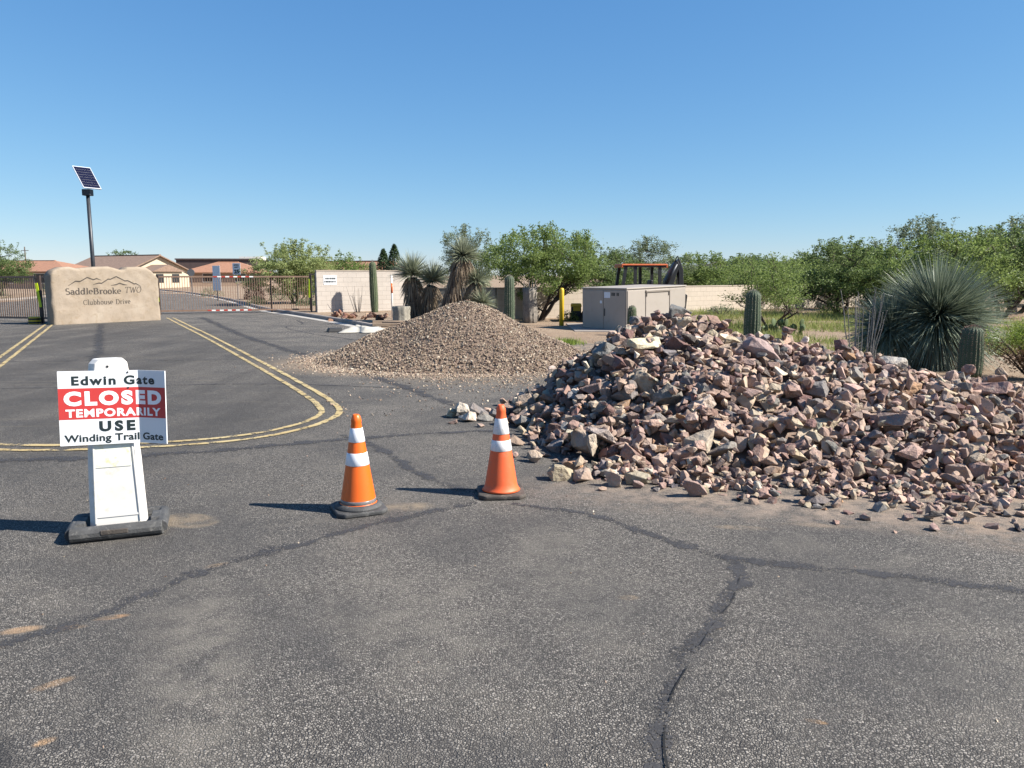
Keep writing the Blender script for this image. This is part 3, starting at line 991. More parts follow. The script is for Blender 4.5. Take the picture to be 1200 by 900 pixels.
g1, L1 = gate((-15.7, 34.0), (-9.35, 36.2), 'brown picket drive gate with red and white striped tape right of the carved stone', [(2.45, 4.2, 1.63), (2.15, 4.1, 0.13)])
MB().box((L1 * 0.73, 0.05, 0.80), (0.07, 0.06, 1.65)).build('brace_post', M['gate_dark'], g1)
g2, L2 = gate((-22.6, 30.1), (-17.0, 28.4), 'brown picket gate half in shade on the yellow striped post side of the stone')


def gate_post(loc, label, lean, striped):
    r = thing('gate_post', label, 'post', loc)
    MB().box((0, 0, 0.85), (0.10, 0.10, 1.78)).build('post', M['gate_dark'], r)
    b = MB().box((0, 0, 0), (0.09, 0.02, 0.85)).build('reflector_strip', M['lime'], r)
    b.location = (-0.02, -0.07, 1.05); b.rotation_euler = (0, lean, 0)
    if striped:
        MB().lathe([(0.17, 0.0), (0.2, 0.05), (0.2, 0.26), (0.17, 0.3)], 20, (-0.12, -0.25, 0.0)).build('wheel_guard', M['yellow'], r)
        for z in (0.07, 0.19):
            MB().lathe([(0.203, z), (0.203, z + 0.055)], 20, (-0.12, -0.25, 0.0)).build('black_stripe', M['black'], r)
    return r


gate_post((-16.75, 27.5, -0.05), 'dark gate post with lime reflector and yellow black striped foot beside carved stone', R(-6), True)
gate_post((-15.15, 33.2, -0.05), 'dark gate post with lime reflector just behind the carved stone', R(-2), False)
gate_post((-9.3, 35.8, 0.05), 'dark gate post with lime reflector close to the tan block wall', R(2), False)
gp = thing('steel_frame', 'narrow dark steel frame between the striped tape gate and tan wall', 'frame', (-8.72, 34.0, 0.03))
for x in (-0.10, 0.10):
    MB().box((x, 0, 0.84), (0.05, 0.05, 1.68)).build('upright', M['gate_dark'], gp)
MB().box((0, 0, 1.70), (0.26, 0.06, 0.05), (0, R(-12), 0)).build('cross_rail', M['gate'], gp)

# ------------------------------------------------------------------ solar post
sp = thing('solar_post', 'tall dark pole carrying a tilted solar panel behind the carved stone', 'solar pole', (-17.75, 33.0, 0.0))
MB().tube([(0, 0, -0.1), (0, 0, 5.02)], [0.085, 0.075], 14).build('pole', M['steel_dark'], sp, True)
MB().box((0.0, 0, 5.12), (0.34, 0.3, 0.26)).build('battery_box', M['steel_dark'], sp, bevel=0.02)
pan = bpy.data.objects.new('solar_panel', MB().box((0, 0, 0), (0.74, 1.22, 0.045)).mesh('solar_panel', M['alu'])); C.objects.link(pan); pan.parent = sp
pan.location = (0.02, -0.02, 5.72)
az = R(56)
pan.rotation_euler = Euler((R(50), 0, az), 'XYZ')
cell = MB().box((0, 0, 0), (0.69, 0.138, 0.004)).mesh('solar_cell', M['solar'])
for i in range(8):
    link('solar_cell', cell, pan, (0, -0.504 + i * 0.144, 0.0235))
MB().box((0, 0.0, -0.10), (0.12, 0.5, 0.16)).build('bracket', M['steel_dark'], pan)


# ------------------------------------------------------------------ closed sign on plastic panel post
post = thing('closed_sign', 'white plastic barricade post with red and white closed notice in black rubber base', 'sign', (-2.63, 4.98, 0), R(21))
prof = [(0.175, 0.03), (0.172, 0.10), (0.158, 0.50), (0.150, 0.62), (0.128, 0.74), (0.120, 1.07), (0.112, 1.135), (0.085, 1.165)]
b = MB(); vs = []
for hw, z in prof:
    t = 0.055 if z < 0.7 else 0.045
    ch = 0.04
    vs += [(-hw, -t + ch, z), (-hw + ch, -t, z), (hw - ch, -t, z), (hw, -t + ch, z), (hw, t - ch, z), (hw - ch, t, z), (-hw + ch, t, z), (-hw, t - ch, z)]
fs = [(i * 8 + k, i * 8 + (k + 1) % 8, (i + 1) * 8 + (k + 1) % 8, (i + 1) * 8 + k) for i in range(len(prof) - 1) for k in range(8)]
fs += [tuple(range(7, -1, -1)), tuple((len(prof) - 1) * 8 + k for k in range(8))]
b.add(vs, fs).build('panel_body', M['white_plastic'], post, bevel=0.006)
# raised frame round the recessed face: two side ribs and a lower sill
MB().tube([(-0.132, -0.057, 0.08), (-0.112, -0.057, 0.64)], 0.006, 6).build('rib', M['white_plastic'], post)
MB().tube([(0.132, -0.057, 0.08), (0.112, -0.057, 0.64)], 0.006, 6).build('rib', M['white_plastic'], post)
MB().box((0, -0.0565, 0.125), (0.25, 0.006, 0.012)).build('sill', M['white_plastic'], post)
MB().box((-0.008, -0.0565, 0.555), (0.215, 0.004, 0.20)).build('sticker', M['old_sticker'], post)
MB().tube([(0.0, -0.043, 1.115), (0.0, -0.0475, 1.115)], 0.008, 8).build('bolt', M['steel_dark'], post)
# the moulded rubber foot: a tray with a thick rim and rounded front lip
ft = thing_base = None
base = MB()
rim = [(-0.275, -0.17), (0.275, -0.17), (0.275, 0.20), (-0.275, 0.20)]
base.box((0, 0.015, 0.022), (0.55, 0.37, 0.044))
base.tube([(-0.27, -0.165, 0.05), (0.27, -0.165, 0.05)], 0.048, 12)
base.tube([(-0.262, -0.165, 0.052), (-0.262, 0.185, 0.052)], 0.042, 10)
base.tube([(0.262, -0.165, 0.052), (0.262, 0.185, 0.052)], 0.042, 10)
base.tube([(-0.262, 0.185, 0.05), (0.262, 0.185, 0.05)], 0.042, 10)
base.box((-0.225, 0.01, 0.07), (0.07, 0.2, 0.05), None, 0.8).box((0.225, 0.01, 0.07), (0.07, 0.2, 0.05), None, 0.8)
base.build('rubber_base', M['rubber'], post, bevel=0.004)
MB().box((-0.01, -0.206, 0.062), (0.16, 0.02, 0.03)).build('base_label', M['rubber_dusty'], post, bevel=0.004)

SW, SH = 0.66, 0.478
XB = SW / 2 - 0.20
BEND = R(34)


def bent(b, dy):
    """cut along the crease and fold the far third of the board"""
    bmx = bmesh.new()
    vv = [bmx.verts.new((x, dy, z)) for x, y, z in b.v]
    for f in b.f:
        try: bmx.faces.new([vv[i] for i in f])
        except ValueError: pass
    bmesh.ops.bisect_plane(bmx, geom=bmx.verts[:] + bmx.edges[:] + bmx.faces[:], plane_co=(XB, 0, 0), plane_no=(1, 0, 0))
    for v in bmx.verts:
        if v.co.x > XB:
            u = v.co.x - XB; y = v.co.y
            v.co.x = XB + u * math.cos(BEND) + y * math.sin(BEND)
            v.co.y = y * math.cos(BEND) - u * math.sin(BEND)
    bmesh.ops.recalc_face_normals(bmx, faces=bmx.faces[:])
    for f in bmx.faces:
        pass
    return bmx


def bent_obj(name, b, dy, mat, parent, thick=0):
    bmx = bent(b, dy)
    m = bpy.data.meshes.new(name); bmx.to_mesh(m); bmx.free(); m.materials.append(mat)
    o = link(name, m, parent)
    if thick:
        md = o.modifiers.new('solid', 'SOLIDIFY'); md.thickness = thick; md.offset = 0
    return o


def rect(x0, x1, z0, z1):
    return MB().add([(x0, 0, z0), (x1, 0, z0), (x1, 0, z1), (x0, 0, z1)], [(0, 1, 2, 3)])


notice = bpy.data.objects.new('notice_board', None); C.objects.link(notice); notice.parent = post
notice.location = (0.035, -0.075, 0.612); notice.rotation_euler = (R(-2), R(1.5), R(1))
bent_obj('board', rect(-SW / 2, SW / 2, 0, SH), 0.0, M['board_white'], notice, 0.008)
bent_obj('red_band', rect(-SW / 2, SW / 2, 0.168, 0.368), -0.0048, M['sign_red'], notice)


def fit(txt, width, height, bold):
    def span(sp):
        q = [p[0] for p in text_mb(txt, 0.1, bold, spacing=sp).v]
        return max(q) - min(q)
    want = width / height * (0.0729 + 2 * bold) / 1.16           # keep the letters near their own width, open the spacing instead
    s1, s2 = span(1.0), span(1.3)
    sp = min(1.6, max(0.95, 1.0 + (want - s1) / max(1e-6, s2 - s1) * 0.3))
    t = text_mb(txt, 0.1, bold, spacing=sp)
    xs = [p[0] for p in t.v]; zs = [p[2] for p in t.v]
    # cap height measured on the first letter would miss descenders: scale by 0.0729 em cap height
    kx = width / (max(xs) - min(xs)); kz = height / (0.0729 + 2 * bold)
    mx = (max(xs) + min(xs)) / 2
    t.v = [((x - mx) * kx, 0, (z + bold) * kz) for x, y, z in t.v]
    return t


for txt, w_, h_, bold_, dz, dy, m_ in (('Edwin Gate', 0.505, 0.062, 0.0035, 0.387, -0.0056, 'sign_black'), ('USE', 0.21, 0.072, 0.0050, 0.085, -0.0056, 'sign_black'), ('Winding Trail Gate', 0.61, 0.050, 0.0025, 0.022, -0.0056, 'sign_black'),
                                     ('CLOSED', 0.60, 0.098, 0.006, 0.255, -0.0057, 'sign_white'), ('TEMPORARILY', 0.585, 0.056, 0.004, 0.181, -0.0057, 'sign_white')):
    bent_obj('lettering', merge([(fit(txt, w_, h_, bold_), (0.0, dz))]), dy, M[m_], notice)
for x, z in ((0.07, SH - 0.012), (0.07, 0.365)):
    MB().tube([(x, -0.003, z), (x, -0.0075, z)], 0.006, 8).build('screw', M['steel_dark'], notice)


# ------------------------------------------------------------------ traffic cones
def cone(loc, rz, label, orange, bandm, rub, collar):
    c = thing('traffic_cone', label, 'traffic cone', loc, rz, 'traffic cones in front of the rock pile')
    H = 0.71
    def rad(z):
        return 0.132 + (0.026 - 0.132) * (z - 0.045) / (H - 0.045)
    pr = [(0.150, 0.040), (0.140, 0.052), (rad(0.075), 0.075)]
    pr += [(rad(z), z) for z in np.linspace(0.1, H - 0.06, 12)]
    pr += [(rad(H - 0.05) + 0.004, H - 0.05), (rad(H - 0.03) + 0.004, H - 0.03), (rad(H) + 0.001, H - 0.008), (rad(H) - 0.006, H), (0.014, H + 0.001), (0.013, H - 0.05)]
    MB().lathe(pr, 40).build('cone_body', orange, c, True)
    for z0, z1 in ((0.345, 0.435), (0.513, 0.613)) if collar else ((0.355, 0.437), (0.485, 0.605)):
        MB().lathe([(rad(z0) + 0.001, z0), (rad(z0) + 0.0028, z0 + 0.002), (rad(z1) + 0.0028, z1 - 0.002), (rad(z1) + 0.001, z1)], 40).build('reflective_band', bandm, c, True)
    s = 0.183; k = 0.05
    pl = [(s - k, -s), (s, -s + k), (s, s - k), (s - k, s), (-s + k, s), (-s, s - k), (-s, -s + k), (-s + k, -s)]
    b = MB().prism(pl, 0.0, 0.034)
    b.build('base', rub, c, bevel=0.010)
    if collar:
        MB().lathe([(0.172, 0.033), (0.168, 0.046), (0.150, 0.058), (0.139, 0.066), (0.134, 0.06)], 40).build('weight_ring', M['rubber'], c, True)
        MB().lathe([(rad(0.068) + 0.001, 0.068), (rad(0.068) + 0.003, 0.070), (rad(0.092) + 0.0025, 0.090), (rad(0.094), 0.094)], 40).build('worn_collar', M['collar'], c, True)
    return c


cone((-1.12, 5.44, 0.001), R(24), 'glossy orange traffic cone with bright white bands and thick black weighted base', M['cone_orange'], M['band'], M['rubber'], True)
cone((-0.085, 5.86, 0.001), R(5), 'faded orange traffic cone with scuffed bands and dusty brown base next to rocks', M['cone_faded'], M['band_dirty'], M['rubber_dusty'], False)


# ------------------------------------------------------------------ rock shapes
def rock_template(seed, dims):
    r = random.Random(seed)
    bm = bmesh.new()
    n = r.randint(11, 17)
    for i in range(n):
        v = Vector((r.gauss(0, 1), r.gauss(0, 1), r.gauss(0, 1))).normalized()
        # push towards a block shape so that broad flat faces appear
        m = max(abs(v.x), abs(v.y), abs(v.z))
        v = v.lerp(v / m, r.uniform(0.55, 0.95)) * r.uniform(0.80, 1.0)
        bm.verts.new((v.x * dims[0] / 2, v.y * dims[1] / 2, v.z * dims[2] / 2))
    res = bmesh.ops.convex_hull(bm, input=bm.verts[:])
    bmesh.ops.delete(bm, geom=[e for e in res['geom_interior'] if isinstance(e, bmesh.types.BMVert)], context='VERTS')
    bmesh.ops.recalc_face_normals(bm, faces=bm.faces[:])
    planes = np.array([[*f.normal, f.normal.dot(f.verts[0].co)] for f in bm.faces])
    lo = MB(); bm.verts.ensure_lookup_table(); bm.verts.index_update()
    lo.add([v.co[:] for v in bm.verts], [tuple(v.index for v in f.verts) for f in bm.faces])
    bmesh.ops.dissolve_limit(bm, angle_limit=R(16), verts=bm.verts[:], edges=bm.edges[:])
    bmesh.ops.bevel(bm, geom=bm.edges[:], offset=0.014, segments=1, affect='EDGES', clamp_overlap=True)

    def rough(b_, cuts, a1, a2):
        for _ in range(cuts):
            bmesh.ops.triangulate(b_, faces=b_.faces[:])
            bmesh.ops.subdivide_edges(b_, edges=[e for e in b_.edges if e.calc_length() > 0.16], cuts=1, use_grid_fill=True)
        bmesh.ops.triangulate(b_, faces=b_.faces[:])
        off = Vector((seed * 3.1, 0, 0))
        for v in b_.verts:
            d = v.co.normalized()
            big = noise.noise(v.co * 2.1 + off)
            step = abs(noise.noise(v.co * 4.3 + off * 2))          # chipped steps
            v.co += d * (a1 * big - a2 * (1 if step > 0.30 else 0) + 0.012 * noise.noise(v.co * 11 + off))
    mid = bm.copy()
    rough(mid, 1, 0.035, 0.016)
    rough(bm, 2, 0.035, 0.020)
    me = bpy.data.meshes.new('rock'); bm.to_mesh(me); bm.free()
    me.materials.append(M['rock'])
    mm = bpy.data.meshes.new('rock_mid'); mid.to_mesh(mm); mid.free()
    hi_v = np.array([v.co[:] for v in mm.vertices]); hi_f = np.array([p.vertices[:] for p in mm.polygons])
    bpy.data.meshes.remove(mm)
    lo_v = np.array(lo.v); lo_f = np.array(lo.f)
    return dict(me=me, planes=planes, lo_v=lo_v, lo_f=lo_f, hi_v=hi_v, hi_f=hi_f)


TPL = []
for i in range(30):
    rr = random.Random(100 + i)
    dm = (1.0, rr.uniform(0.62, 0.98), rr.uniform(0.42, 0.85))
    TPL.append(rock_template(i + 1, dm)); TPL[-1]['dz'] = dm[2]
FLAT = sorted(range(30), key=lambda i: TPL[i]['dz'])

CLASSES = [  # name, colour, weight
    ('purplish brown', (0.40, 0.275, 0.22), 34),
    ('dark maroon', (0.25, 0.15, 0.125), 10),
    ('dusky pink', (0.56, 0.395, 0.31), 22),
    ('warm tan', (0.55, 0.43, 0.315), 18),
    ('slate grey', (0.27, 0.245, 0.225), 8),
    ('pale cream', (0.70, 0.61, 0.48), 4),
    ('blackish', (0.13, 0.10, 0.09), 4),
    ('rusty orange', (0.48, 0.29, 0.17), 2)]
CW = np.array([c[2] for c in CLASSES], float); CW /= CW.sum()

# target surface of the heap: ridge height, ridge line and front toe as functions of x
RX = [-0.9, -0.15, 0.4, 0.9, 1.4, 1.95, 2.35, 2.7, 3.1, 3.7, 4.2, 4.7, 5.1, 5.6, 6.2, 7.4, 8.6, 9.5]
RH = [0.0, 0.10, 0.54, 0.94, 1.28, 1.42, 1.31, 1.18, 1.13, 1.03, 0.92, 0.76, 0.66, 0.58, 0.50, 0.36, 0.18, 0.0]
FX = [-0.9, -0.1, 0.05, 0.3, 0.6, 1.1, 2.0, 2.6, 3.2, 4.0, 5.5, 8.0, 9.5]
FY = [9.1, 8.9, 7.9, 6.75, 6.35, 6.15, 6.0, 5.90, 5.75, 5.6, 5.45, 5.3, 5.3]


def heap(x, y):
    rh = np.interp(x, RX, RH); fy = np.interp(x, FX, FY)
    ry = np.interp(x, [0, 4, 6, 9], [9.35, 9.25, 8.5, 7.6])
    by = ry + np.interp(x, [-0.5, 1, 4, 9], [0.8, 2.0, 2.2, 1.6])
    tf = np.clip((y - fy) / (ry - fy), 0, 1); tb = np.clip((by - y) / (by - ry), 0, 1)
    shallow = np.interp(x, [0, 2.6, 4.2, 6], [0.86, 0.90, 0.92, 0.95])
    pf = np.where(y < ry, tf ** shallow, tb)
    pf = pf - 0.10 * np.clip(pf - 0.82, 0, 1) / 0.18 * 0.4
    return rh * pf


RES = 0.03
X0, Y0, NXc, NYc = -1.0, 4.4, int(10.6 / RES), int(8.2 / RES)
cxs = X0 + (np.arange(NXc) + 0.5) * RES; cys = Y0 + (np.arange(NYc) + 0.5) * RES
HX, HY = np.meshgrid(cxs, cys)
TG = heap(HX, HY)
lump = np.array([[noise.noise((x * 1.6, y * 1.6, 5.0)) for x in cxs[::4]] for y in cys[::4]])
lump = np.kron(lump, np.ones((4, 4)))[:NYc, :NXc]
if lump.shape != TG.shape:
    lump = np.pad(lump, ((0, NYc - lump.shape[0]), (0, NXc - lump.shape[1])), mode='edge')
TG = np.clip(TG + 0.06 * lump * (TG > 0.1), 0, None)
core = np.clip(TG - 0.24, -0.02, None)
GROUND = np.where(inside_dist(HX, HY) < 0.2, 0.0, 0.09)
HM = np.maximum(core, GROUND - 0.005)
ROCKS = []


def drop(x, y, size, tpl, rot, pct=86, fixed_z=None):
    P = TPL[tpl]['planes']
    m = np.array(rot.to_matrix())
    nrm = P[:, :3] @ m.T; d = P[:, 3] * size
    r = size * 0.62; k = int(r / RES) + 1
    ix = int((x - X0) / RES); iy = int((y - Y0) / RES)
    x0, x1, y0, y1 = ix - k, ix + k + 1, iy - k, iy + k + 1
    if x0 < 0 or y0 < 0 or x1 >= NXc or y1 >= NYc:
        return None
    lx = HX[y0:y1, x0:x1] - x; ly = HY[y0:y1, x0:x1] - y
    up = nrm[:, 2] > 0.02; dn = nrm[:, 2] < -0.02
    top = np.min((d[up][:, None, None] - nrm[up, 0][:, None, None] * lx - nrm[up, 1][:, None, None] * ly) / nrm[up, 2][:, None, None], 0)
    bot = np.max((d[dn][:, None, None] - nrm[dn, 0][:, None, None] * lx - nrm[dn, 1][:, None, None] * ly) / nrm[dn, 2][:, None, None], 0)
    ok = top > bot
    for j in np.where(np.abs(nrm[:, 2]) <= 0.02)[0]:
        ok &= (nrm[j, 0] * lx + nrm[j, 1] * ly) < d[j]
    if ok.sum() < 2:
        return None
    gap = (HM[y0:y1, x0:x1] - bot)[ok]
    z = np.percentile(gap, pct)
    z = max(z, (GROUND[y0:y1, x0:x1] - bot)[ok].max() - 0.006)
    return z, (slice(y0, y1), slice(x0, x1)), ok, top


def place(x, y, size, tries=3, cls=None, pct=86, tpl=None, flat=False):
    best = None
    for _ in range(tries):
        t = random.randrange(len(TPL)) if tpl is None else tpl
        e = Euler((random.gauss(0, 0.35), random.gauss(0, 0.35), random.uniform(0, 6.28))) if (flat or random.random() < 0.55) else Euler((random.uniform(0, 6.28), random.uniform(0, 6.28), random.uniform(0, 6.28)))
        q = drop(x, y, size, t, e, pct)
        if q is None: continue
        if best is None or q[0] < best[0][0]:
            best = (q, t, e)
    if best is None:
        return None
    (z, sl, ok, top), t, e = best
    HM[sl] = np.where(ok, np.maximum(HM[sl], z + top), HM[sl])
    c = cls if cls is not None else int(rng.choice(len(CLASSES), p=CW))
    rec = dict(x=x, y=y, z=z, s=size, t=t, e=e, c=c, sl=sl, ok=ok, top=top)
    ROCKS.append(rec)
    return rec


# fill the heap: coarse rocks first, then ever smaller ones into what is still missing
for npass, (smin, smax, lim, count) in enumerate([(0.25, 0.35, 0.20, 70), (0.15, 0.25, 0.10, 700), (0.10, 0.18, 0.05, 1900), (0.06, 0.11, 0.025, 2600)]):
    done = 0; att = 0
    while done < count and att < count * 3:
        if att % 60 == 0:
            dfc = (TG - HM); w = np.clip(dfc - lim, 0, None)
            w[HY > np.interp(HX, [0, 4, 6, 9], [9.35, 9.25, 8.5, 7.6]) + 1.0] *= 0.25
            w *= np.clip(1.25 - 0.06 * (HY - 6), 0.6, 1.3)
            if npass < 2:
                w *= np.clip(1 - 0.85 * sstep(2.8, 4.6, HX) * (1 - sstep(6.2, 7.4, HY)), 0.05, 1)
            w = w.ravel(); sm = w.sum()
            if sm <= 0: break
            pick = rng.choice(w.size, 60, p=w / sm)
        i = pick[att % 60]; att += 1
        if TG.ravel()[i] - HM.ravel()[i] < lim: continue
        s = random.uniform(smin, smax) ** 1.0
        if place(HX.ravel()[i] + random.uniform(-.015, .015), HY.ravel()[i] + random.uniform(-.015, .015), s, 3): done += 1

# named rocks that stand out on the heap, dropped last so that they lie on top
SPECIAL = [
    (1.46, 8.55, 0.50, 5, 'big pale yellow boulder near the top of the heap, below the utility cabinet', (0.66, 0.58, 0.40)),
    (1.08, 8.75, 0.46, 4, 'upright slate grey boulder leaning beside the pale yellow boulder', (0.24, 0.235, 0.225)),
    (0.80, 7.05, 0.50, 3, 'broad flat tan slab tilted on the shaded slope by the faded cone', (0.52, 0.42, 0.34)),
    (2.02, 9.30, 0.44, 4, 'dark grey pointed rock crowning the heap in front of the cabinet', (0.17, 0.165, 0.16)),
    (2.45, 9.25, 0.40, 7, 'rust brown boulder on the crest of the heap', (0.40, 0.25, 0.18)),
    (2.75, 8.45, 0.58, 2, 'long pinkish grey slab lying across the upper heap', (0.48, 0.38, 0.33)),
    (4.35, 8.85, 0.52, 5, 'big white slab lying on the heap below the spiky round plant', (0.56, 0.51, 0.45)),
    (5.25, 8.45, 0.62, 2, 'long flat pink slab on the heap in front of the barrel cactus', (0.46, 0.31, 0.25)),
    (3.55, 7.05, 0.48, 0, 'large purplish brown block lying mid-slope on the low end of the heap', (0.36, 0.26, 0.22)),
    (1.72, 6.75, 0.42, 3, 'rounded tan boulder at the foot of the heap', (0.46, 0.38, 0.29)),
    (0.62, 6.22, 0.33, 0, 'two-toned wedge shaped rock standing on the asphalt at the heap corner', (0.42, 0.32, 0.27)),
    (1.02, 6.14, 0.28, 3, 'blocky tan rock on the asphalt at the heap foot', (0.50, 0.41, 0.31)),
    (0.86, 6.42, 0.36, 5, 'white streaked wedge rock leaning at the heap foot', (0.60, 0.56, 0.50)),
]
spec_recs = []
for x, y, s, c, lab, col in SPECIAL:
    slab = 'slab' in lab
    r_ = place(x, y, s * 0.9, 8, c, 50 if slab else 62, tpl=FLAT[len(spec_recs) % 5] if slab else None, flat=True)
    if r_:
        r_['label'] = lab; r_['col'] = col; spec_recs.append(r_)
# rocks that rolled off on to the asphalt
LOOSE = [(-0.60, 9.15, 0.26), (-0.40, 9.20, 0.28), (-0.52, 8.92, 0.24), (-0.30, 8.95, 0.22), (-0.72, 9.22, 0.2), (-0.18, 9.05, 0.2), (-0.12, 8.72, 0.18),
         (0.42, 6.28, 0.26), (0.50, 6.50, 0.24), (0.22, 6.9, 0.2), (0.06, 7.65, 0.2), (0.80, 6.08, 0.2), (1.22, 6.02, 0.14), (0.72, 5.98, 0.10),
         (0.03, 7.1, 0.12), (-0.05, 7.25, 0.10), (-0.35, 8.55, 0.10), (-0.68, 8.75, 0.12), (1.42, 5.78, 0.2), (1.62, 5.9, 0.15), (1.95, 5.75, 0.16), (2.3, 5.6, 0.2)]
loose_recs = []
for i, (x, y, s) in enumerate(LOOSE):
    r_ = place(x, y, s, 5, (4 if i % 2 else 5) if i < 7 else None, 92)
    if r_: r_['loose'] = True; loose_recs.append(r_)
# small stones strewn before the toe, thicker at the low end
for i in range(5200):
    u = random.random()
    x = 0.4 + 7.6 * random.random() ** 0.75
    fy = float(np.interp(x, FX, FY))
    wid = float(np.interp(x, [0.4, 2, 3.5, 6], [0.25, 0.5, 0.75, 0.85]))
    y = fy + 0.22 + 0.25 * sstep(3, 5, x).item() - abs(random.gauss(0, 0.62)) * wid
    s = 0.018 + 0.085 * random.random() ** 2.8
    place(x, y, s, 1, None, 80)

# the 300 that show largest become things of their own
top_order = []
for r_ in ROCKS:
    sl, ok, top = r_['sl'], r_['ok'], r_['top']
    seen = float(((r_['z'] + top - HM[sl] > -0.012) & ok).sum()) * RES * RES
    dist = math.hypot(r_['x'], r_['y'])
    vis = seen / dist ** 2
    ridge_y = float(np.interp(r_['x'], [0, 4, 6, 9], [9.35, 9.25, 8.5, 7.6]))
    if r_['y'] > ridge_y + 0.25: vis *= 0.05
    if abs(r_['x'] / (r_['y'] + 0.2)) > 0.68: vis *= 0.1
    r_['vis'] = vis + (1 if 'label' in r_ else 0) + (0.5 if r_.get('loose') and r_['s'] > 0.13 else 0)
ROCKS.sort(key=lambda q: -q['vis'])


def tint(r_):
    base = np.array(r_.get('col') or CLASSES[r_['c']][1])
    j = 1 + random.uniform(-0.16, 0.16)
    return np.clip(base * j * (1 + np.array([random.uniform(-0.05, 0.05) for _ in range(3)])), 0.02, 0.9)


for r_ in ROCKS[:300]:
    o = link('rock', TPL[r_['t']]['me'], None, (r_['x'], r_['y'], r_['z']), r_['e'])
    o.scale = (r_['s'],) * 3
    o.color = (*tint(r_), 1)
    cn = CLASSES[r_['c']][0]
    szn = 'large' if r_['s'] > 0.30 else ('mid-sized' if r_['s'] > 0.19 else 'small')
    if 'label' in r_: lab = r_['label']
    elif r_.get('loose'):
        lab = ('%s %s rock lying loose on the asphalt beyond the faded cone' if r_['y'] > 7.5 else '%s %s rock lying loose on the asphalt at the heap foot') % (szn, cn)
    else:
        fr = r_['z'] / max(0.2, float(np.interp(r_['x'], RX, RH)))
        if r_['x'] > 4.0: where = 'on the low heap end near the spiky plant'
        elif fr > 0.8: where = 'along the crest of the heap'
        elif r_['x'] < 0.95: where = 'on the shaded heap end by the faded cone'
        elif fr < 0.3: where = 'at the dusty foot of the heap'
        else: where = 'part way up the long heap slope'
        lab = '%s %s broken rock %s' % (szn, cn, where)
    tag(o, lab, 'rock', 'rocks of the broken rock heap')

# the rest of the heap: fill and small stones as one mass
vs = []; fs = []; cs = []; n0 = 0
step = 4
gi = np.arange(0, NYc, step); gj = np.arange(0, NXc, step)
hy, hx = np.meshgrid(cys[gi], cxs[gj], indexing='ij')
hz = core[np.ix_(gi, gj)]
hz = np.where(hz <= -0.015, -0.12, hz - 0.03)
vid = np.arange(hz.size).reshape(hz.shape)
vs.append(np.stack([hx, hy, hz], -1).reshape(-1, 3)); cs.append(np.tile([0.26, 0.185, 0.145], (hz.size, 1)))
q = np.stack([vid[:-1, :-1], vid[:-1, 1:], vid[1:, 1:], vid[1:, :-1]], -1).reshape(-1, 4)
keep = (vs[0][:, 2][q] > -0.1).any(1)
q = q[keep]
fs.append(np.concatenate([q[:, [0, 1, 2]], q[:, [0, 2, 3]]])); n0 = hz.size
for r_ in ROCKS[300:]:
    T = TPL[r_['t']]
    big = r_['s'] > 0.11 and r_['vis'] > 1e-5
    V, Fc = (T['hi_v'], T['hi_f']) if big else (T['lo_v'], T['lo_f'])
    V = (V * r_['s']) @ np.array(r_['e'].to_matrix()).T + np.array([r_['x'], r_['y'], r_['z']])
    vs.append(V); fs.append(Fc + n0); cs.append(np.tile(tint(r_), (len(V), 1))); n0 += len(V)
ro = link('rock_rubble', np_mesh('rock_rubble', np.concatenate(vs), np.concatenate(fs), M['rubble'], False, np.concatenate(cs)))
tag(ro, 'small broken stones and brown fines packed between the rocks of the heap', 'rubble', None, 'stuff')
print('rocks', len(ROCKS), 'rubble verts', n0)

# ------------------------------------------------------------------ gravel heap
PEB = []
for i in range(10):
    r = random.Random(900 + i)
    bm = bmesh.new()
    for _ in range(8):
        v = Vector((r.gauss(0, 1), r.gauss(0, 1), r.gauss(0, 1))).normalized()
        bm.verts.new((v.x * 0.5, v.y * 0.4, v.z * 0.32))
    res = bmesh.ops.convex_hull(bm, input=bm.verts[:])
    bmesh.ops.delete(bm, geom=[e for e in res['geom_interior'] if isinstance(e, bmesh.types.BMVert)], context='VERTS')
    bmesh.ops.recalc_face_normals(bm, faces=bm.faces[:]); bm.verts.index_update()
    PEB.append((np.array([v.co[:] for v in bm.verts]), np.array([[v.index for v in f.verts] for f in bm.faces])))
    bm.free()


def rand_rot(n):
    q = rng.normal(size=(n, 4)); q /= np.linalg.norm(q, axis=1)[:, None]
    w, x, y, z = q.T
    return np.stack([1 - 2 * (y * y + z * z), 2 * (x * y - z * w), 2 * (x * z + y * w), 2 * (x * y + z * w), 1 - 2 * (x * x + z * z), 2 * (y * z - x * w), 2 * (x * z - y * w), 2 * (y * z + x * w), 1 - 2 * (x * x + y * y)], -1).reshape(n, 3, 3)


def pebbles(pos, size, cols):
    vs = []; fs = []; cc = []; n0 = 0
    kind = rng.integers(0, len(PEB), len(pos))
    for k in range(len(PEB)):
        i = np.where(kind == k)[0]
        if len(i) == 0: continue
        V, Fc = PEB[k]
        Rm = rand_rot(len(i))
        v = np.einsum('nij,vj->nvi', Rm, V) * size[i][:, None, None] + pos[i][:, None, :]
        f = Fc[None] + (np.arange(len(i)) * len(V))[:, None, None] + n0
        vs.append(v.reshape(-1, 3)); fs.append(f.reshape(-1, 3)); cc.append(np.repeat(cols[i], len(V), 0)); n0 += len(i) * len(V)
    return np.concatenate(vs), np.concatenate(fs), np.concatenate(cc)


GC = np.array([-0.86, 15.85])


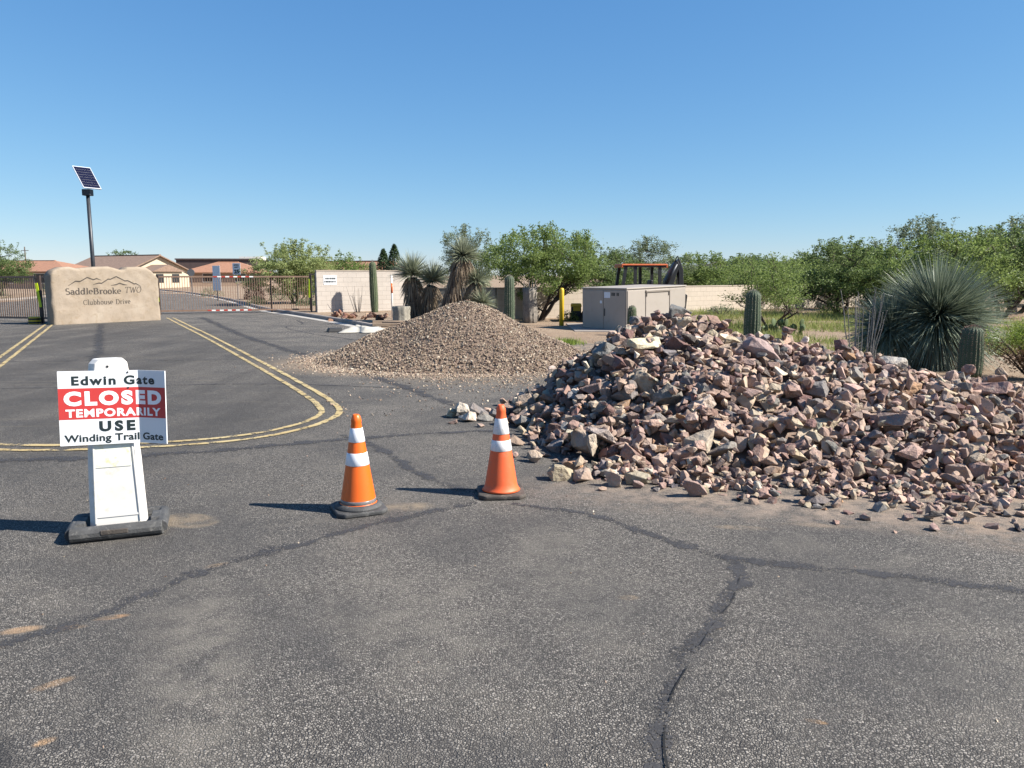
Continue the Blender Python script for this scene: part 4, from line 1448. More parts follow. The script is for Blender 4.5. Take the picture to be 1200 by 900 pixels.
def gravel_h(x, y):
    dx = x - GC[0]; dy = y - GC[1]
    rx = np.where(dx < 0, 2.95, 2.55); ry = np.where(dy < 0, 2.75, 2.4)
    r = np.hypot(dx / rx, dy / ry)
    th = np.arctan2(dy, dx)
    r = r * (1 + 0.05 * np.sin(3 * th + 1) + 0.03 * np.sin(7 * th))
    h = 1.26 * np.clip(1 - r, 0, 1) ** 0.98
    h = h - 0.10 * np.clip(1 - r / 0.18, 0, 1) ** 1.5
    h = h + np.where(h > 0.02, 0.055 * np.sin(2.3 * x + 1.1 * y) * np.sin(1.7 * y - 0.6 * x + 0.8) * np.clip(h / 0.3, 0, 1), 0) + 0.05 * np.exp(-((th + 2.6) / 0.35) ** 2) * np.clip(1.15 - r, 0, 1)
    return np.maximum(h, -0.01)


ax_ = np.arange(-4.2, 2.4, 0.08); ay_ = np.arange(12.8, 18.6, 0.08)
hx, hy = np.meshgrid(ax_, ay_)
hz = gravel_h(hx, hy) + 0.02 * np.array([noise.noise((a * 2.2, b_ * 2.2, 0)) for a, b_ in zip(hx.ravel(), hy.ravel())]).reshape(hx.shape) * (gravel_h(hx, hy) > 0.02) - 0.025
vid = np.arange(hx.size).reshape(hx.shape)
q = np.stack([vid[:-1, :-1], vid[:-1, 1:], vid[1:, 1:], vid[1:, :-1]], -1).reshape(-1, 4)
q = q[(hz.ravel()[q] > 0).any(1)]
pal = np.array([(0.40, 0.31, 0.225), (0.33, 0.245, 0.18), (0.25, 0.18, 0.14), (0.49, 0.40, 0.30), (0.37, 0.27, 0.21), (0.56, 0.49, 0.39), (0.16, 0.12, 0.10)])
pw = np.array([.27, .24, .14, .14, .11, .05, .05])
n = 30000
px_ = rng.uniform(-3.9, 2.1, n * 2); py_ = rng.uniform(13.0, 18.4, n * 2)
hh = gravel_h(px_, py_)
k = hh > 0.0
px_, py_, hh = px_[k][:n], py_[k][:n], hh[k][:n]
sz = rng.uniform(0.018, 0.050, len(px_)) * (1 + 0.7 * (rng.random(len(px_)) > 0.93)) * np.where(hh < 0.25, 1.15, 1.0)
lm = np.array([noise.noise((a * 2.2, b_ * 2.2, 0)) for a, b_ in zip(px_, py_)]) * 0.02
pos = np.stack([px_, py_, hh + lm - 0.01 + rng.uniform(-0.008, 0.012, len(px_))], -1)
col = pal[rng.choice(len(pal), len(px_), p=pw)] * rng.uniform(0.82, 1.18, (len(px_), 1))
v1, f1, c1 = pebbles(pos, sz, col)
hv = np.stack([hx, hy, hz], -1).reshape(-1, 3)
allv = np.concatenate([hv, v1]); allf = np.concatenate([q[:, [0, 1, 2]], q[:, [0, 2, 3]], f1 + len(hv)])
allc = np.concatenate([np.tile([0.24, 0.175, 0.13], (len(hv), 1)), c1])
M['gravel'] = NT('gravel')
_t = M['gravel']; _a = _t.n('ShaderNodeAttribute'); _a.attribute_name = 'tint'
M['gravel'] = _t.fin(_a.outputs['Color'], 0.92, 0, 0.2)
tag(link('gravel_pile', np_mesh('gravel_pile', allv, allf, M['gravel'], False, allc)), 'tan brown heap of fine gravel dumped on the asphalt', 'gravel pile', None, 'stuff')

# pebbles spread flat round the gravel heap and along the road
th = rng.uniform(0, 2 * math.pi, 9000); rr_ = 1 + np.abs(rng.normal(0, 0.12, 9000)) * (1 + 0.25 * (np.cos(th - math.pi * 1.12) > 0.55))
sx_ = GC[0] + np.cos(th) * rr_ * np.where(np.cos(th) < 0, 2.95, 2.55) * 0.97; sy_ = GC[1] + np.sin(th) * rr_ * np.where(np.sin(th) < 0, 2.75, 2.4) * 0.97
ex = rng.normal(0.2, 1.1, 900); ey = rng.normal(12.4, 0.8, 900)
lx_ = np.concatenate([rng.uniform(-2.6, 0.6, 160), rng.uniform(-3.5, 3.5, 130)]); ly_ = np.concatenate([rng.uniform(9.2, 12.8, 160), rng.uniform(2.2, 8.5, 130)])
sx_ = np.concatenate([sx_, ex, lx_]); sy_ = np.concatenate([sy_, ey, ly_])
gzz = np.where(inside_dist(sx_, sy_) < 0, 0.0, 0.08)
ssz = rng.uniform(0.016, 0.05, len(sx_)); ssz[-130:] = rng.uniform(0.006, 0.022, 130)
pos = np.stack([sx_, sy_, gzz + ssz * 0.12], -1)
col = pal[rng.choice(len(pal), len(sx_), p=pw)] * rng.uniform(0.95, 1.35, (len(sx_), 1))
v1, f1, c1 = pebbles(pos, ssz, col)
tag(link('loose_gravel', np_mesh('loose_gravel', v1, f1, M['gravel'], False, c1)), 'thin spread of loose pebbles round the gravel heap', 'gravel', None, 'stuff')


# ------------------------------------------------------------------ plants
def blades(origin, dirs, length, width, droop, seg=3):
    """thin tapering blades, one strip each: arrays of directions (n,3), lengths, widths"""
    n = len(dirs)
    up = np.array([0, 0, 1.0])
    side = np.cross(dirs, rng.normal(size=(n, 3)) * 0.5 + up); side /= np.linalg.norm(side, axis=1)[:, None] + 1e-9
    vs = []
    for i in range(seg + 1):
        t = i / seg
        p = origin + dirs * (length * t)[:, None]
        p = p + np.array([0, 0, -1.0]) * (droop * t * t)[:, None]
        w = width * (1 - t) ** 0.7 if i < seg else width * 0.04
        vs += [p + side * (w / 2)[:, None], p - side * (w / 2)[:, None]]
    V = np.stack(vs, 1).reshape(-1, 3)
    base = np.arange(n)[:, None] * (2 * (seg + 1))
    f = []
    for i in range(seg):
        f.append(base + np.array([[2 * i, 2 * i + 1, 2 * i + 3, 2 * i + 2]]))
    return V, np.stack(f, 1).reshape(-1, 4)


def sph_dirs(n, zmin=-0.4, zmax=1.0):
    z = rng.uniform(zmin, zmax, n); a = rng.uniform(0, 2 * math.pi, n); r = np.sqrt(1 - z * z)
    return np.stack([r * np.cos(a), r * np.sin(a), z], -1)


def yucca(loc, label, trunk, heads, group, name='yucca_plant'):
    """trunk: list of (path, radius); heads: (centre, radius, count)"""
    root = thing(name, label, 'yucca', loc, 0, group)
    tb = MB()
    for path, rad in trunk:
        tb.tube(smooth_path(path, 4), [rad * (1 - 0.15 * i / (4 * (len(path) - 1))) for i in range(4 * (len(path) - 1) + 1)], 10)
    tb.build('trunk', M['bark'], root, True)
    for c, rad, cnt in heads:
        d = sph_dirs(cnt, -0.35, 1.0)
        V, Fc = blades(np.array(c) + d * 0.06, d, rng.uniform(0.75, 1.05, cnt) * rad, np.full(cnt, 0.030), rng.uniform(0, 0.10, cnt) * rad)
        link('leaf_head', np_mesh('leaf_head', V, Fc, M['yucca']), root)
    # skirt of dead leaves hanging along the trunk
    O = []; Dd = []
    for (path, rad), (c, hr, cnt) in zip(trunk, heads):
        P = smooth_path(path, 10)
        for i in range(620):
            t = 0.12 + 0.88 * random.random() ** 0.6
            p = P[min(int(t * (len(P) - 1)), len(P) - 1)]
            a = random.uniform(0, 6.28)
            O.append((p.x + math.cos(a) * rad, p.y + math.sin(a) * rad, p.z))
            k = 0.55 if t > 0.8 else 0.28
            Dd.append((math.cos(a) * k, math.sin(a) * k, -1))
    O = np.array(O); Dd = np.array(Dd); Dd /= np.linalg.norm(Dd, axis=1)[:, None]
    V, Fc = blades(O, Dd, rng.uniform(0.3, 0.6, len(O)), np.full(len(O), 0.028), np.zeros(len(O)), 2)
    V[:, 2] = np.maximum(V[:, 2], 0.0)
    link('dead_leaf_skirt', np_mesh('dead_leaf_skirt', V, Fc, M['skirt']), root)
    return root


yg = 'tree yuccas beyond the gravel heap'
yucca((-3.25, 27.0, 0.08), 'low double-headed tree yucca with brown skirts beside the grey stump',
      [([(-0.15, 0, 0), (-0.2, 0, 0.6), (-0.22, 0, 1.55)], 0.22), ([(0.25, 0.1, 0), (0.3, 0.1, 0.6), (0.45, 0.0, 1.25)], 0.2)],
      [((-0.22, 0, 1.68), 0.85, 620), ((0.5, 0, 1.45), 0.78, 520)], yg)
yucca((-2.2, 26.2, 0.08), 'tall leaning tree yucca with long brown skirt rising behind the gravel heap',
      [([(-0.1, 0, 0), (0.15, 0, 0.9), (0.42, 0, 1.8), (0.52, 0, 2.15)], 0.26), ([(0.4, 0.1, 0), (0.7, 0.1, 0.8), (0.95, 0.1, 1.35)], 0.16), ([(0.7, -0.2, 0), (0.9, -0.2, 0.2), (1.1, -0.2, 0.45)], 0.12)],
      [((0.54, 0, 2.28), 0.72, 760), ((1.0, 0.1, 1.45), 0.62, 330), ((1.2, -0.2, 0.72), 0.6, 300)], yg)

# dry lower blades come with it
# the big round sotol / yucca beyond the low end of the rock heap
bigy = thing('spiky_round_plant', 'huge round ball of stiff grey green blades behind the rock heap', 'yucca', (7.45, 13.6, 0.07))
MB().tube([(0, 0, -0.05), (0, 0, 0.5), (0, 0, 0.9)], [0.2, 0.22, 0.15], 10).build('trunk', M['bark'], bigy, True)
for c, rad, cnt, zm in (((0.05, 0, 0.88), 1.16, 6200, -0.85), ((-0.72, 0.1, 0.66), 0.80, 2000, -0.75)):
    d = sph_dirs(cnt, zm, 1.0)
    V, Fc = blades(np.array(c) + d * 0.1, d, rng.uniform(0.62, 1.06, cnt) * rad, np.full(cnt, 0.022), rng.uniform(0, 1, cnt) ** 2 * 0.34, 4)
    V[:, 2] = np.maximum(V[:, 2], 0.0)
    link('leaf_ball', np_mesh('leaf_ball', V, Fc, M['sotol']), bigy)
d = sph_dirs(500, -0.95, -0.1)
V, Fc = blades(np.array((0, 0, 0.7)) + d * 0.15, d, rng.uniform(0.4, 0.95, 500), np.full(500, 0.024), rng.uniform(0.1, 0.4, 500), 3)
V[:, 2] = np.maximum(V[:, 2], 0.0)
link('dead_leaf_skirt', np_mesh('dead_leaf_skirt', V, Fc, M['skirt']), bigy)


def ribbed(loc, h, r, label, mat, spine, ribs=16, group=None, name='saguaro_cactus', bulge=0.0, lean=(0, 0), crown=True):
    root = thing(name, label, 'cactus', loc, 0, group)
    root.rotation_euler = (lean[0], lean[1], 0)
    prof = [(r * 0.80, -0.08), (r * 0.86, 0.1)]
    for i in range(1, 9):
        t = i / 9
        prof.append((r * (0.88 + 0.12 * math.sin(math.pi * min(1, t * 1.1)) + bulge * t), h * t * 0.90))
    for a in (15, 35, 52, 66, 78, 86):
        prof.append((r * (0.9 + bulge) * math.cos(R(a)), h * 0.88 + (h * 0.12 if h * 0.12 < r else r * 0.9) * math.sin(R(a))))
    n = ribs * 4
    def mod(q, z):
        return 0.90 + 0.10 * abs(math.cos(q * ribs / 2)) ** 0.7 * 1.15
    MB().lathe(prof, n, mod=mod).build('stem', mat, root, True)
    # spines in clusters on each rib
    O = []; Dd = []
    P = np.array(prof)
    for k in range(ribs):
        q = 2 * math.pi * k / ribs
        z = 0.03
        while z < h * 0.985:
            rr = np.interp(z, P[:, 1], P[:, 0]) * mod(q, z)
            for _ in range(5):
                O.append((rr * math.cos(q), rr * math.sin(q), z))
                Dd.append((math.cos(q) + random.gauss(0, 0.55), math.sin(q) + random.gauss(0, 0.55), random.gauss(0.1, 0.6)))
            z += 0.034
    if crown:
        for _ in range(260):
            a = random.uniform(0, 6.28); u = random.random() * 0.75
            zz = h * 0.88 + (h * 0.12 if h * 0.12 < r else r * 0.9) * math.sqrt(1 - u * u)
            O.append((r * 0.9 * u * math.cos(a), r * 0.9 * u * math.sin(a), zz)); Dd.append((math.cos(a) * u + random.gauss(0, .4), math.sin(a) * u + random.gauss(0, .4), 1))
    O = np.array(O); Dd = np.array(Dd); Dd /= np.linalg.norm(Dd, axis=1)[:, None]
    V, Fc = blades(O, Dd, rng.uniform(0.018, 0.042, len(O)), np.full(len(O), 0.006), np.zeros(len(O)), 1)
    link('spines', np_mesh('spines', V, Fc, spine), root)
    return root


ribbed((-6.02, 33.9, 0.08), 2.32, 0.17, 'slender pale saguaro standing close against the tall tan wall', M['cactus'], M['spine'], 14, lean=(0, R(-1.5)))
ribbed((-0.08, 24.3, 0.08), 1.66, 0.165, 'upright saguaro rising just behind the crest of the gravel heap', M['cactus_blue'], M['spine'], 16)
ribbed((5.3, 17.0, 0.08), 1.29, 0.178, 'stout dark saguaro with fuzzy crown behind the middle of the rock heap', M['cactus_blue'], M['spine'], 16)
ribbed((3.22, 20.7, 0.08), 0.80, 0.125, 'small rounded barrel cactus in front of the beige cabinet', M['cactus'], M['spine'], 14, name='barrel_cactus')
ribbed((6.95, 11.6, 0.08), 0.86, 0.168, 'squat barrel cactus with reddish crown at the low end of the rock heap', M['cactus_blue'], M['spine_red'], 18, name='barrel_cactus')

# ocotillo canes
oc = thing('ocotillo', 'cluster of thin bare grey canes beside the big round spiky plant', 'ocotillo', (5.75, 12.6, 0.07))
for i in range(15):
    a = random.uniform(0, 6.28); l = random.uniform(1.0, 1.45); k = random.uniform(0.02, 0.19)
    b0 = Vector((math.cos(a) * 0.14, math.sin(a) * 0.06, -0.03))
    P = [b0 + Vector((math.cos(a) * k * t * l + 0.03 * noise.noise((i, t * 3, 0)), math.sin(a) * k * t * l + 0.03 * noise.noise((0, t * 3, i)), l * t)) for t in np.linspace(0, 1, 8)]
    b = MB().tube(P, [0.011 - 0.006 * j / 7 for j in range(8)], 6)
    for p in P[1:]:
        for _ in range(3):
            d = Vector((random.gauss(0, 1), random.gauss(0, 1), 0.4)).normalized() * 0.035
            b.tube([p, p + d], [0.003, 0.001], 3)
    b.build('cane', M['ocotillo'], oc)
# prickly pear
pp = thing('prickly_pear', 'low clump of round green pads beside the small mesquite behind the rock heap', 'cactus', (7.35, 21.0, 0.07))
pad_me = MB().lathe([(0.02, -0.01)] + [(0.12 * math.sin(R(a)), 0.16 - 0.16 * math.cos(R(a))) for a in range(20, 170, 15)] + [(0.01, 0.32)], 14).xf(Matrix.Diagonal((1, 0.22, 1, 1))).mesh('pad', M['pad'], True)
rr = random.Random(5)
for i in range(44):
    x = rr.uniform(-0.5, 0.55); lev = rr.choice((0, 0, 1, 1, 2))
    o = link('pad', pad_me, pp, (x, rr.uniform(-0.25, 0.25), 0.0 + lev * 0.13), (rr.uniform(-0.4, 0.4), rr.uniform(-0.7, 0.7), rr.uniform(0, 3.1)))
    s = rr.uniform(0.42, 0.68); o.scale = (s, s, s)


def leaf_cloud(points, size, wid=0.45):
    """random small quads at the given points"""
    n = len(points)
    d = rng.normal(size=(n, 3)); d[:, 2] *= 0.7; d /= np.linalg.norm(d, axis=1)[:, None]
    e = np.cross(d, rng.normal(size=(n, 3))); e /= np.linalg.norm(e, axis=1)[:, None] + 1e-9
    s = size * rng.uniform(0.6, 1.25, n)
    d = d * s[:, None]; e = e * (s * wid)[:, None]
    V = np.stack([points - d * 0.5, points + e * 0.5, points + d * 0.5, points - e * 0.5], 1).reshape(-1, 3)
    return V, np.arange(n * 4).reshape(-1, 4)


def tree_parts(seed, H, rx, rz, z0, leaf, nl, bark, leafm, stems=3, lean=0.0, thick=0.09, airy=0.5, wisps=0):
    """multi-stemmed desert tree: stems fork twice, clumps of leaves sit along and beyond the twigs"""
    r = random.Random(seed)
    b = MB(); ends = []
    def limb(p, d, L, rad, lev):
        pts = [p]; cur = p.copy(); dd = d.copy()
        k = 5
        for i in range(k):
            dd = (dd + Vector((r.gauss(0, 0.16), r.gauss(0, 0.16), r.gauss(0.03, 0.10)))).normalized()
            cur = cur + dd * L / k
            pts.append(cur.copy())
        b.tube(pts, [rad * (1 - 0.55 * i / k) for i in range(k + 1)], 7 if lev == 0 else 5, lev > 0)
        if lev >= 2:
            ends.append((pts[3], pts[-1])); return
        for j in range(r.choice((3, 4)) if lev == 0 else r.choice((3, 4))):
            q = pts[r.choice((3, 4, 5))] if lev else pts[r.choice((2, 3, 4, 5))]
            a = r.uniform(0, 6.28)
            nd = (dd * 0.55 + Vector((math.cos(a) * 0.9, math.sin(a) * 0.9, r.uniform(-0.15, 0.6)))).normalized()
            limb(q, nd, L * r.uniform(0.55, 0.8), rad * 0.42, lev + 1)
    for i in range(stems):
        a = 6.28 * i / stems + r.uniform(-0.6, 0.6)
        d = Vector((math.cos(a) * 0.62 + lean, math.sin(a) * 0.62, 1.0)).normalized()
        limb(Vector((math.cos(a) * 0.05, math.sin(a) * 0.05, -0.1)), d, H * 0.50, thick * r.uniform(0.75, 1.1), 0)
    # clumps: twig ends pulled inside the crown, plus fill, with an uneven shell
    cl = []
    cz = z0 + rz
    for p, q in ends:
        cl.append((q, r.uniform(0.16, 0.32))); cl.append((p.lerp(q, 0.4), r.uniform(0.12, 0.25)))
    for i in range(int(150 * airy) + 60):
        v = Vector((r.gauss(0, 1), r.gauss(0, 1), r.gauss(0, 1))).normalized() * (r.random() ** 0.45)
        v.x *= rx; v.y *= rx; v.z *= rz
        sh = 1 + 0.35 * noise.noise((v.x * 0.9 + seed, v.y * 0.9, v.z * 0.9))
        cl.append((Vector((v.x * sh + lean * H * 0.4, v.y * sh, cz + v.z * sh)), r.uniform(0.12, 0.36)))
    for i in range(wisps):
        a = r.uniform(0, 6.28); u = r.random()
        p0 = Vector((math.cos(a) * rx * u * 0.8 + lean * H * 0.4, math.sin(a) * rx * u * 0.8, cz + rz * math.sqrt(max(0, 1 - u * u * 0.64)) * 0.85))
        dv = Vector((r.gauss(0, 0.35), r.gauss(0, 0.35), 1)).normalized() * r.uniform(0.25, 0.55) * rz
        near = min((q for e_ in ends for q in e_), key=lambda q: (q - p0).length)
        b.tube([near, p0 - dv * 0.3, p0 + dv], [0.014, 0.010, 0.003], 4)
        for t in np.linspace(-0.2, 1, 6):
            cl.append((p0 + dv * float(t), 0.07 + 0.05 * r.random()))
    fx = []
    cen = []
    for c, s in cl:
        v = c - Vector((lean * H * 0.4, 0, cz))
        e = math.sqrt((v.x / rx) ** 2 + (v.y / rx) ** 2 + (v.z / rz) ** 2)
        if e > 1.35: c = c - v * (1 - 1.3 / e)
        cen.append((c.x, c.y, max(c.z, z0 * 0.8), s))
    cen = np.array(cen)
    w = cen[:, 3] ** 2; w /= w.sum()
    pick = rng.choice(len(cen), nl, p=w)
    off = rng.normal(size=(nl, 3)) * cen[pick, 3][:, None] * np.array([0.62, 0.62, 0.34])
    V, Fc = leaf_cloud(cen[pick, :3] + off, leaf)
    return b.mesh('trunk', bark, True), np_mesh('crown', V, Fc, leafm)


def put_tree(parts, loc, label, group=None, rz=0, sc=1.0, name='mesquite_tree', cat='tree'):
    o = thing(name, label, cat, loc, rz, group)
    o.scale = (sc, sc, sc) if not hasattr(sc, '__len__') else sc
    link('trunk', parts[0], o); link('crown', parts[1], o)
    return o


put_tree(tree_parts(21, 2.9, 2.25, 1.02, 1.12, 0.088, 34000, M['bark'], M['leaf_mesq'], 3, 0.02, 0.10, 0.9, 26), (1.0, 28.0, 0.07), 'spreading green mesquite on crooked dark stems behind the gravel heap and yellow bollard')
put_tree(tree_parts(22, 2.1, 1.35, 0.62, 0.92, 0.07, 8500, M['bark'], M['leaf_mesq'], 3, 0.0, 0.055, 0.5, 10), (7.9, 23.6, 0.07), 'small thin-stemmed mesquite standing beside the prickly pear and stout saguaro')
TA = tree_parts(31, 3.6, 2.4, 1.35, 0.45, 0.11, 23000, M['bark'], M['leaf_dark'], 3, 0, 0.11, 0.8, 22)
TB_ = tree_parts(32, 3.4, 2.6, 1.2, 0.5, 0.11, 23000, M['bark'], M['leaf_mesq'], 4, 0, 0.10, 0.7, 22)
TC_ = tree_parts(33, 3.8, 2.2, 1.5, 0.7, 0.10, 17000, M['bark'], M['leaf_grey'], 3, 0.05, 0.10, 0.5, 30)
tg = 'mesquites lining the far side of the low block wall'
spots = [  # x, y, rot, scale, template, label
    (-2.3, 38.5, 0.3, (0.8, 0.8, 0.98), 2, 'airy grey green mesquite showing above the tree yuccas'),
    (4.6, 38.5, 1.1, (1.05, 1.05, 0.84), 0, None),
    (7.2, 41.5, 2.0, (1.1, 1.1, 0.88), 2, 'wispy grey green mesquite rising behind the tractor canopy'),
    (10.5, 44.0, 0.5, (1.25, 1.25, 0.9), 1, None),
    (14.0, 46.5, 1.7, (1.3, 1.3, 0.82), 0, None),
    (18.0, 49.0, 2.7, (1.4, 1.4, 0.82), 1, None),
    (15.4, 41.5, 4.0, (1.2, 1.2, 0.80), 1, None),
    (19.5, 44.5, 0.2, (1.35, 1.35, 0.95), 0, None),
    (17.2, 36.6, 3.3, (1.15, 1.15, 0.94), 1, None),
    (21.5, 40.5, 5.0, (1.3, 1.3, 1.12), 2, None),
    (25.5, 42.0, 1.4, (1.35, 1.35, 1.1), 0, None),
    (29, 41.0, 2.9, (1.4, 1.4, 1.05), 1, None),
    (12.2, 37.5, 3.9, (0.9, 0.9, 0.72), 1, None),
]
tpls = (TA, TB_, TC_)
kinds = ('dark green mesquite in the tree line behind the low block wall', 'mid green mesquite in the tree line behind the low block wall', 'grey green mesquite in the tree line behind the low block wall')
for x, y, rz, sc, k, lab in spots:
    put_tree(tpls[k], (x, y, 0.06), lab or kinds[k], tg, rz, sc)
for x, y, rz, sc, k, lab in [(15.6, 28.2, 0.9, (1.0, 1.0, 1.0), 1, 'full green mesquite behind the big round spiky plant'), (18.7, 29.5, 2.2, (1.05, 1.05, 0.98), 0, 'dark thick-stemmed mesquite behind the bright green bush'),
                             (13.2, 31.0, 4.1, (0.95, 0.95, 0.88), 0, 'dark bushy mesquite shading the block wall behind the bare canes'), (21.5, 33.0, 5.2, (1.2, 1.2, 0.98), 2, 'grey green mesquite past the thick-stemmed mesquite')]:
    put_tree(tpls[k], (x, y, 0.07), lab, 'mesquites in front of the low block wall', rz, sc)

# palo verde beyond the gate: a broad feathery mound
put_tree(tree_parts(41, 3.0, 2.6, 1.5, 0.25, 0.11, 38000, M['bark_pv'], M['leaf_pv'], 5, 0, 0.07, 1.0, 30), (-12.6, 45.0, 0.06), 'feathery yellow green palo verde growing beyond the striped tape gate', name='palo_verde_tree')
put_tree(tree_parts(42, 3.0, 1.7, 1.2, 0.3, 0.13, 10000, M['bark_pv'], M['leaf_mesq'], 4, 0, 0.06, 0.8, 14), (-9.9, 46.5, 0.06), 'smaller green tree tucked between the palo verde and tan wall', name='palo_verde_tree')
put_tree(tree_parts(43, 3.6, 2.6, 1.75, 0.5, 0.13, 20000, M['bark'], M['leaf_dark'], 4, 0, 0.10, 0.9, 18), (-41.0, 62.0, 0.05), 'dark green round tree beyond the shaded picket gate', name='mesquite_tree')
put_tree(tree_parts(44, 5.2, 2.6, 1.1, 3.2, 0.2, 4500, M['bark'], M['leaf_dark'], 2, 0, 0.14, 0.7, 8), (-60.0, 121.0, 0.0), 'tree crown showing over the cream house roof', name='shade_tree')


def pine(loc, h, label, seed):
    o = thing('conifer_tree', label, 'tree', loc, 0, 'small conifers behind the tan wall')
    MB().tube([(0, 0, -0.1), (0, 0, h)], [0.12, 0.02], 7).build('trunk', M['bark'], o, True)
    n = 3500
    t = rng.uniform(0.12, 1, n) ** 0.9
    a = rng.uniform(0, 6.28, n)
    rad = (1 - t) ** 0.8 * h * 0.40 * (0.55 + 0.45 * np.abs(np.sin(a * 2.5 + np.floor(t * 9) * 1.7))) * np.sqrt(rng.uniform(0.1, 1, n)) + 0.05
    P = np.stack([np.cos(a) * rad, np.sin(a) * rad, t * h - rad * 0.25], -1)
    V, Fc = leaf_cloud(P, 0.22, 0.25)
    link('crown', np_mesh('crown', V, Fc, M['leaf_pine']), o)


pine((-9.9, 60, 0), 3.7, 'dark small conifer poking above the tan wall next to saguaro', 1)
pine((-8.9, 59, 0), 4.0, 'taller dark conifer poking above the tan wall behind the tree yuccas', 2)

# green bush with dead lower branches at the edge of the frame
bu = thing('desert_bush', 'bright green bush with rusty dead lower branches beside the squat barrel cactus', 'bush', (8.15, 12.0, 0.07))
tb = MB(); pts = []; dpts = []
for i in range(46):
    a = random.uniform(0, 6.28); k = random.uniform(0.2, 0.85); hgt = random.uniform(0.55, 0.98)
    e = Vector((math.cos(a) * k, math.sin(a) * k, hgt * (1 - 0.25 * k)))
    tb.tube([(0, 0, 0), e * 0.5 + Vector((0, 0, 0.08)), e], [0.012, 0.008, 0.003], 4)
    for t in np.linspace(0.35, 1.0, 14):
        q = e * float(t)
        (pts if q.z > 0.55 else dpts).append((q.x, q.y, q.z))
tb.build('branches', M['bark'], bu)
pts = np.repeat(np.array(pts), 26, 0); dpts = np.repeat(np.array(dpts), 10, 0)
V, Fc = leaf_cloud(pts + rng.normal(size=pts.shape) * 0.055, 0.045, 0.3); link('foliage', np_mesh('foliage', V, Fc, M['leaf_bush']), bu)
V, Fc = leaf_cloud(dpts + rng.normal(size=dpts.shape) * 0.06, 0.045, 0.3); link('dead_foliage', np_mesh('dead_foliage', V, Fc, M['leaf_dead']), bu)


def shrub(loc, r, h, label, mat, n=1500, leaf=0.06, name='shrub', group=None):
    o = thing(name, label, 'shrub', loc, 0, group)
    b = MB()
    for i in range(9):
        a = 6.28 * i / 9
        b.tube([(0, 0, 0), (math.cos(a) * r * 0.6, math.sin(a) * r * 0.6, h * 0.75)], [0.02, 0.006], 4)
    b.build('stems', M['bark'], o)
    d = sph_dirs(n, -0.1, 1); P = d * (rng.uniform(0.35, 1.0, n) ** 0.5)[:, None] * np.array([r, r, h])
    P *= (1 + 0.25 * np.array([noise.noise((p[0] * 3, p[1] * 3, p[2] * 3)) for p in P]))[:, None]
    P[:, 2] = np.maximum(P[:, 2], 0.01)
    V, Fc = leaf_cloud(P, leaf); link('foliage', np_mesh('foliage', V, Fc, mat), o)
    return o


shrub((2.05, 27.6, 0.07), 0.45, 0.38, 'low green shrub at the foot of the crooked mesquite stems', M['leaf_mesq'], 900)
shrub((8.3, 30.5, 0.07), 0.75, 0.5, 'grey green low shrub at the foot of the low wall', M['leaf_grey'], 1500)
shrub((-17.3, 52, 0.06), 0.7, 1.9, 'dark red leaved shrub standing beyond the gate by the speed sign', M['leaf_purple'], 2200, 0.12)
for x, y, r_, h_ in ((-27.5, 56, 0.9, 0.7), (-24, 62, 1.0, 0.8), (-37.0, 55.5, 0.9, 0.9), (-39.5, 66, 1.1, 1.0), (-15.0, 50, 0.8, 0.6), (-14.2, 43.2, 0.6, 0.5), (-40, 58, 1.1, 0.9), (-11.0, 41.5, 0.6, 0.5)):
    shrub((x, y, 0.06), r_, h_, 'low sage green shrub growing on the far verge past the gates', M['leaf_grey'], 700, 0.09, group='verge shrubs beyond the gates')

# dry grass across the verge behind the rock heap
n = 44000
gx_ = rng.uniform(5.0, 17, n); gy_ = rng.uniform(15.5, 34, n)
k = (gy_ < 30.5 + (gx_ - 3.2) * 0.85) & (inside_dist(gx_, gy_) > 0.6) & (np.array([noise.noise((a * 0.55, b_ * 0.55, 2)) for a, b_ in zip(gx_, gy_)]) > -0.18)
gx_, gy_ = gx_[k], gy_[k]
d = rng.normal(size=(len(gx_), 3)) * 0.45; d[:, 2] = 1; d /= np.linalg.norm(d, axis=1)[:, None]
V, Fc = blades(np.stack([gx_, gy_, np.full(len(gx_), 0.06)], -1), d, rng.uniform(0.08, 0.30, len(gx_)) * (1 + 0.5 * np.sin(gx_ * 2.1) * np.sin(gy_ * 1.7)), np.full(len(gx_), 0.022), np.zeros(len(gx_)), 1)
tag(link('dry_grass', np_mesh('dry_grass', V, Fc, M['dry_grass'])), 'patchy straw coloured grass on the verge behind the rock heap', 'grass', None, 'stuff')
n = 500
wx = rng.normal(1.35, 0.22, n); wy = rng.normal(19.3, 0.25, n)
d = rng.normal(size=(n, 3)) * 0.5; d[:, 2] = 1; d /= np.linalg.norm(d, axis=1)[:, None]
V, Fc = blades(np.stack([wx, wy, np.full(n, 0.0)], -1), d, rng.uniform(0.06, 0.18, n), np.full(n, 0.02), np.zeros(n), 1)
tag(link('green_weeds', np_mesh('green_weeds', V, Fc, M['leaf_bush'])), 'small tuft of green weeds between the two heaps', 'weeds', None, 'stuff')

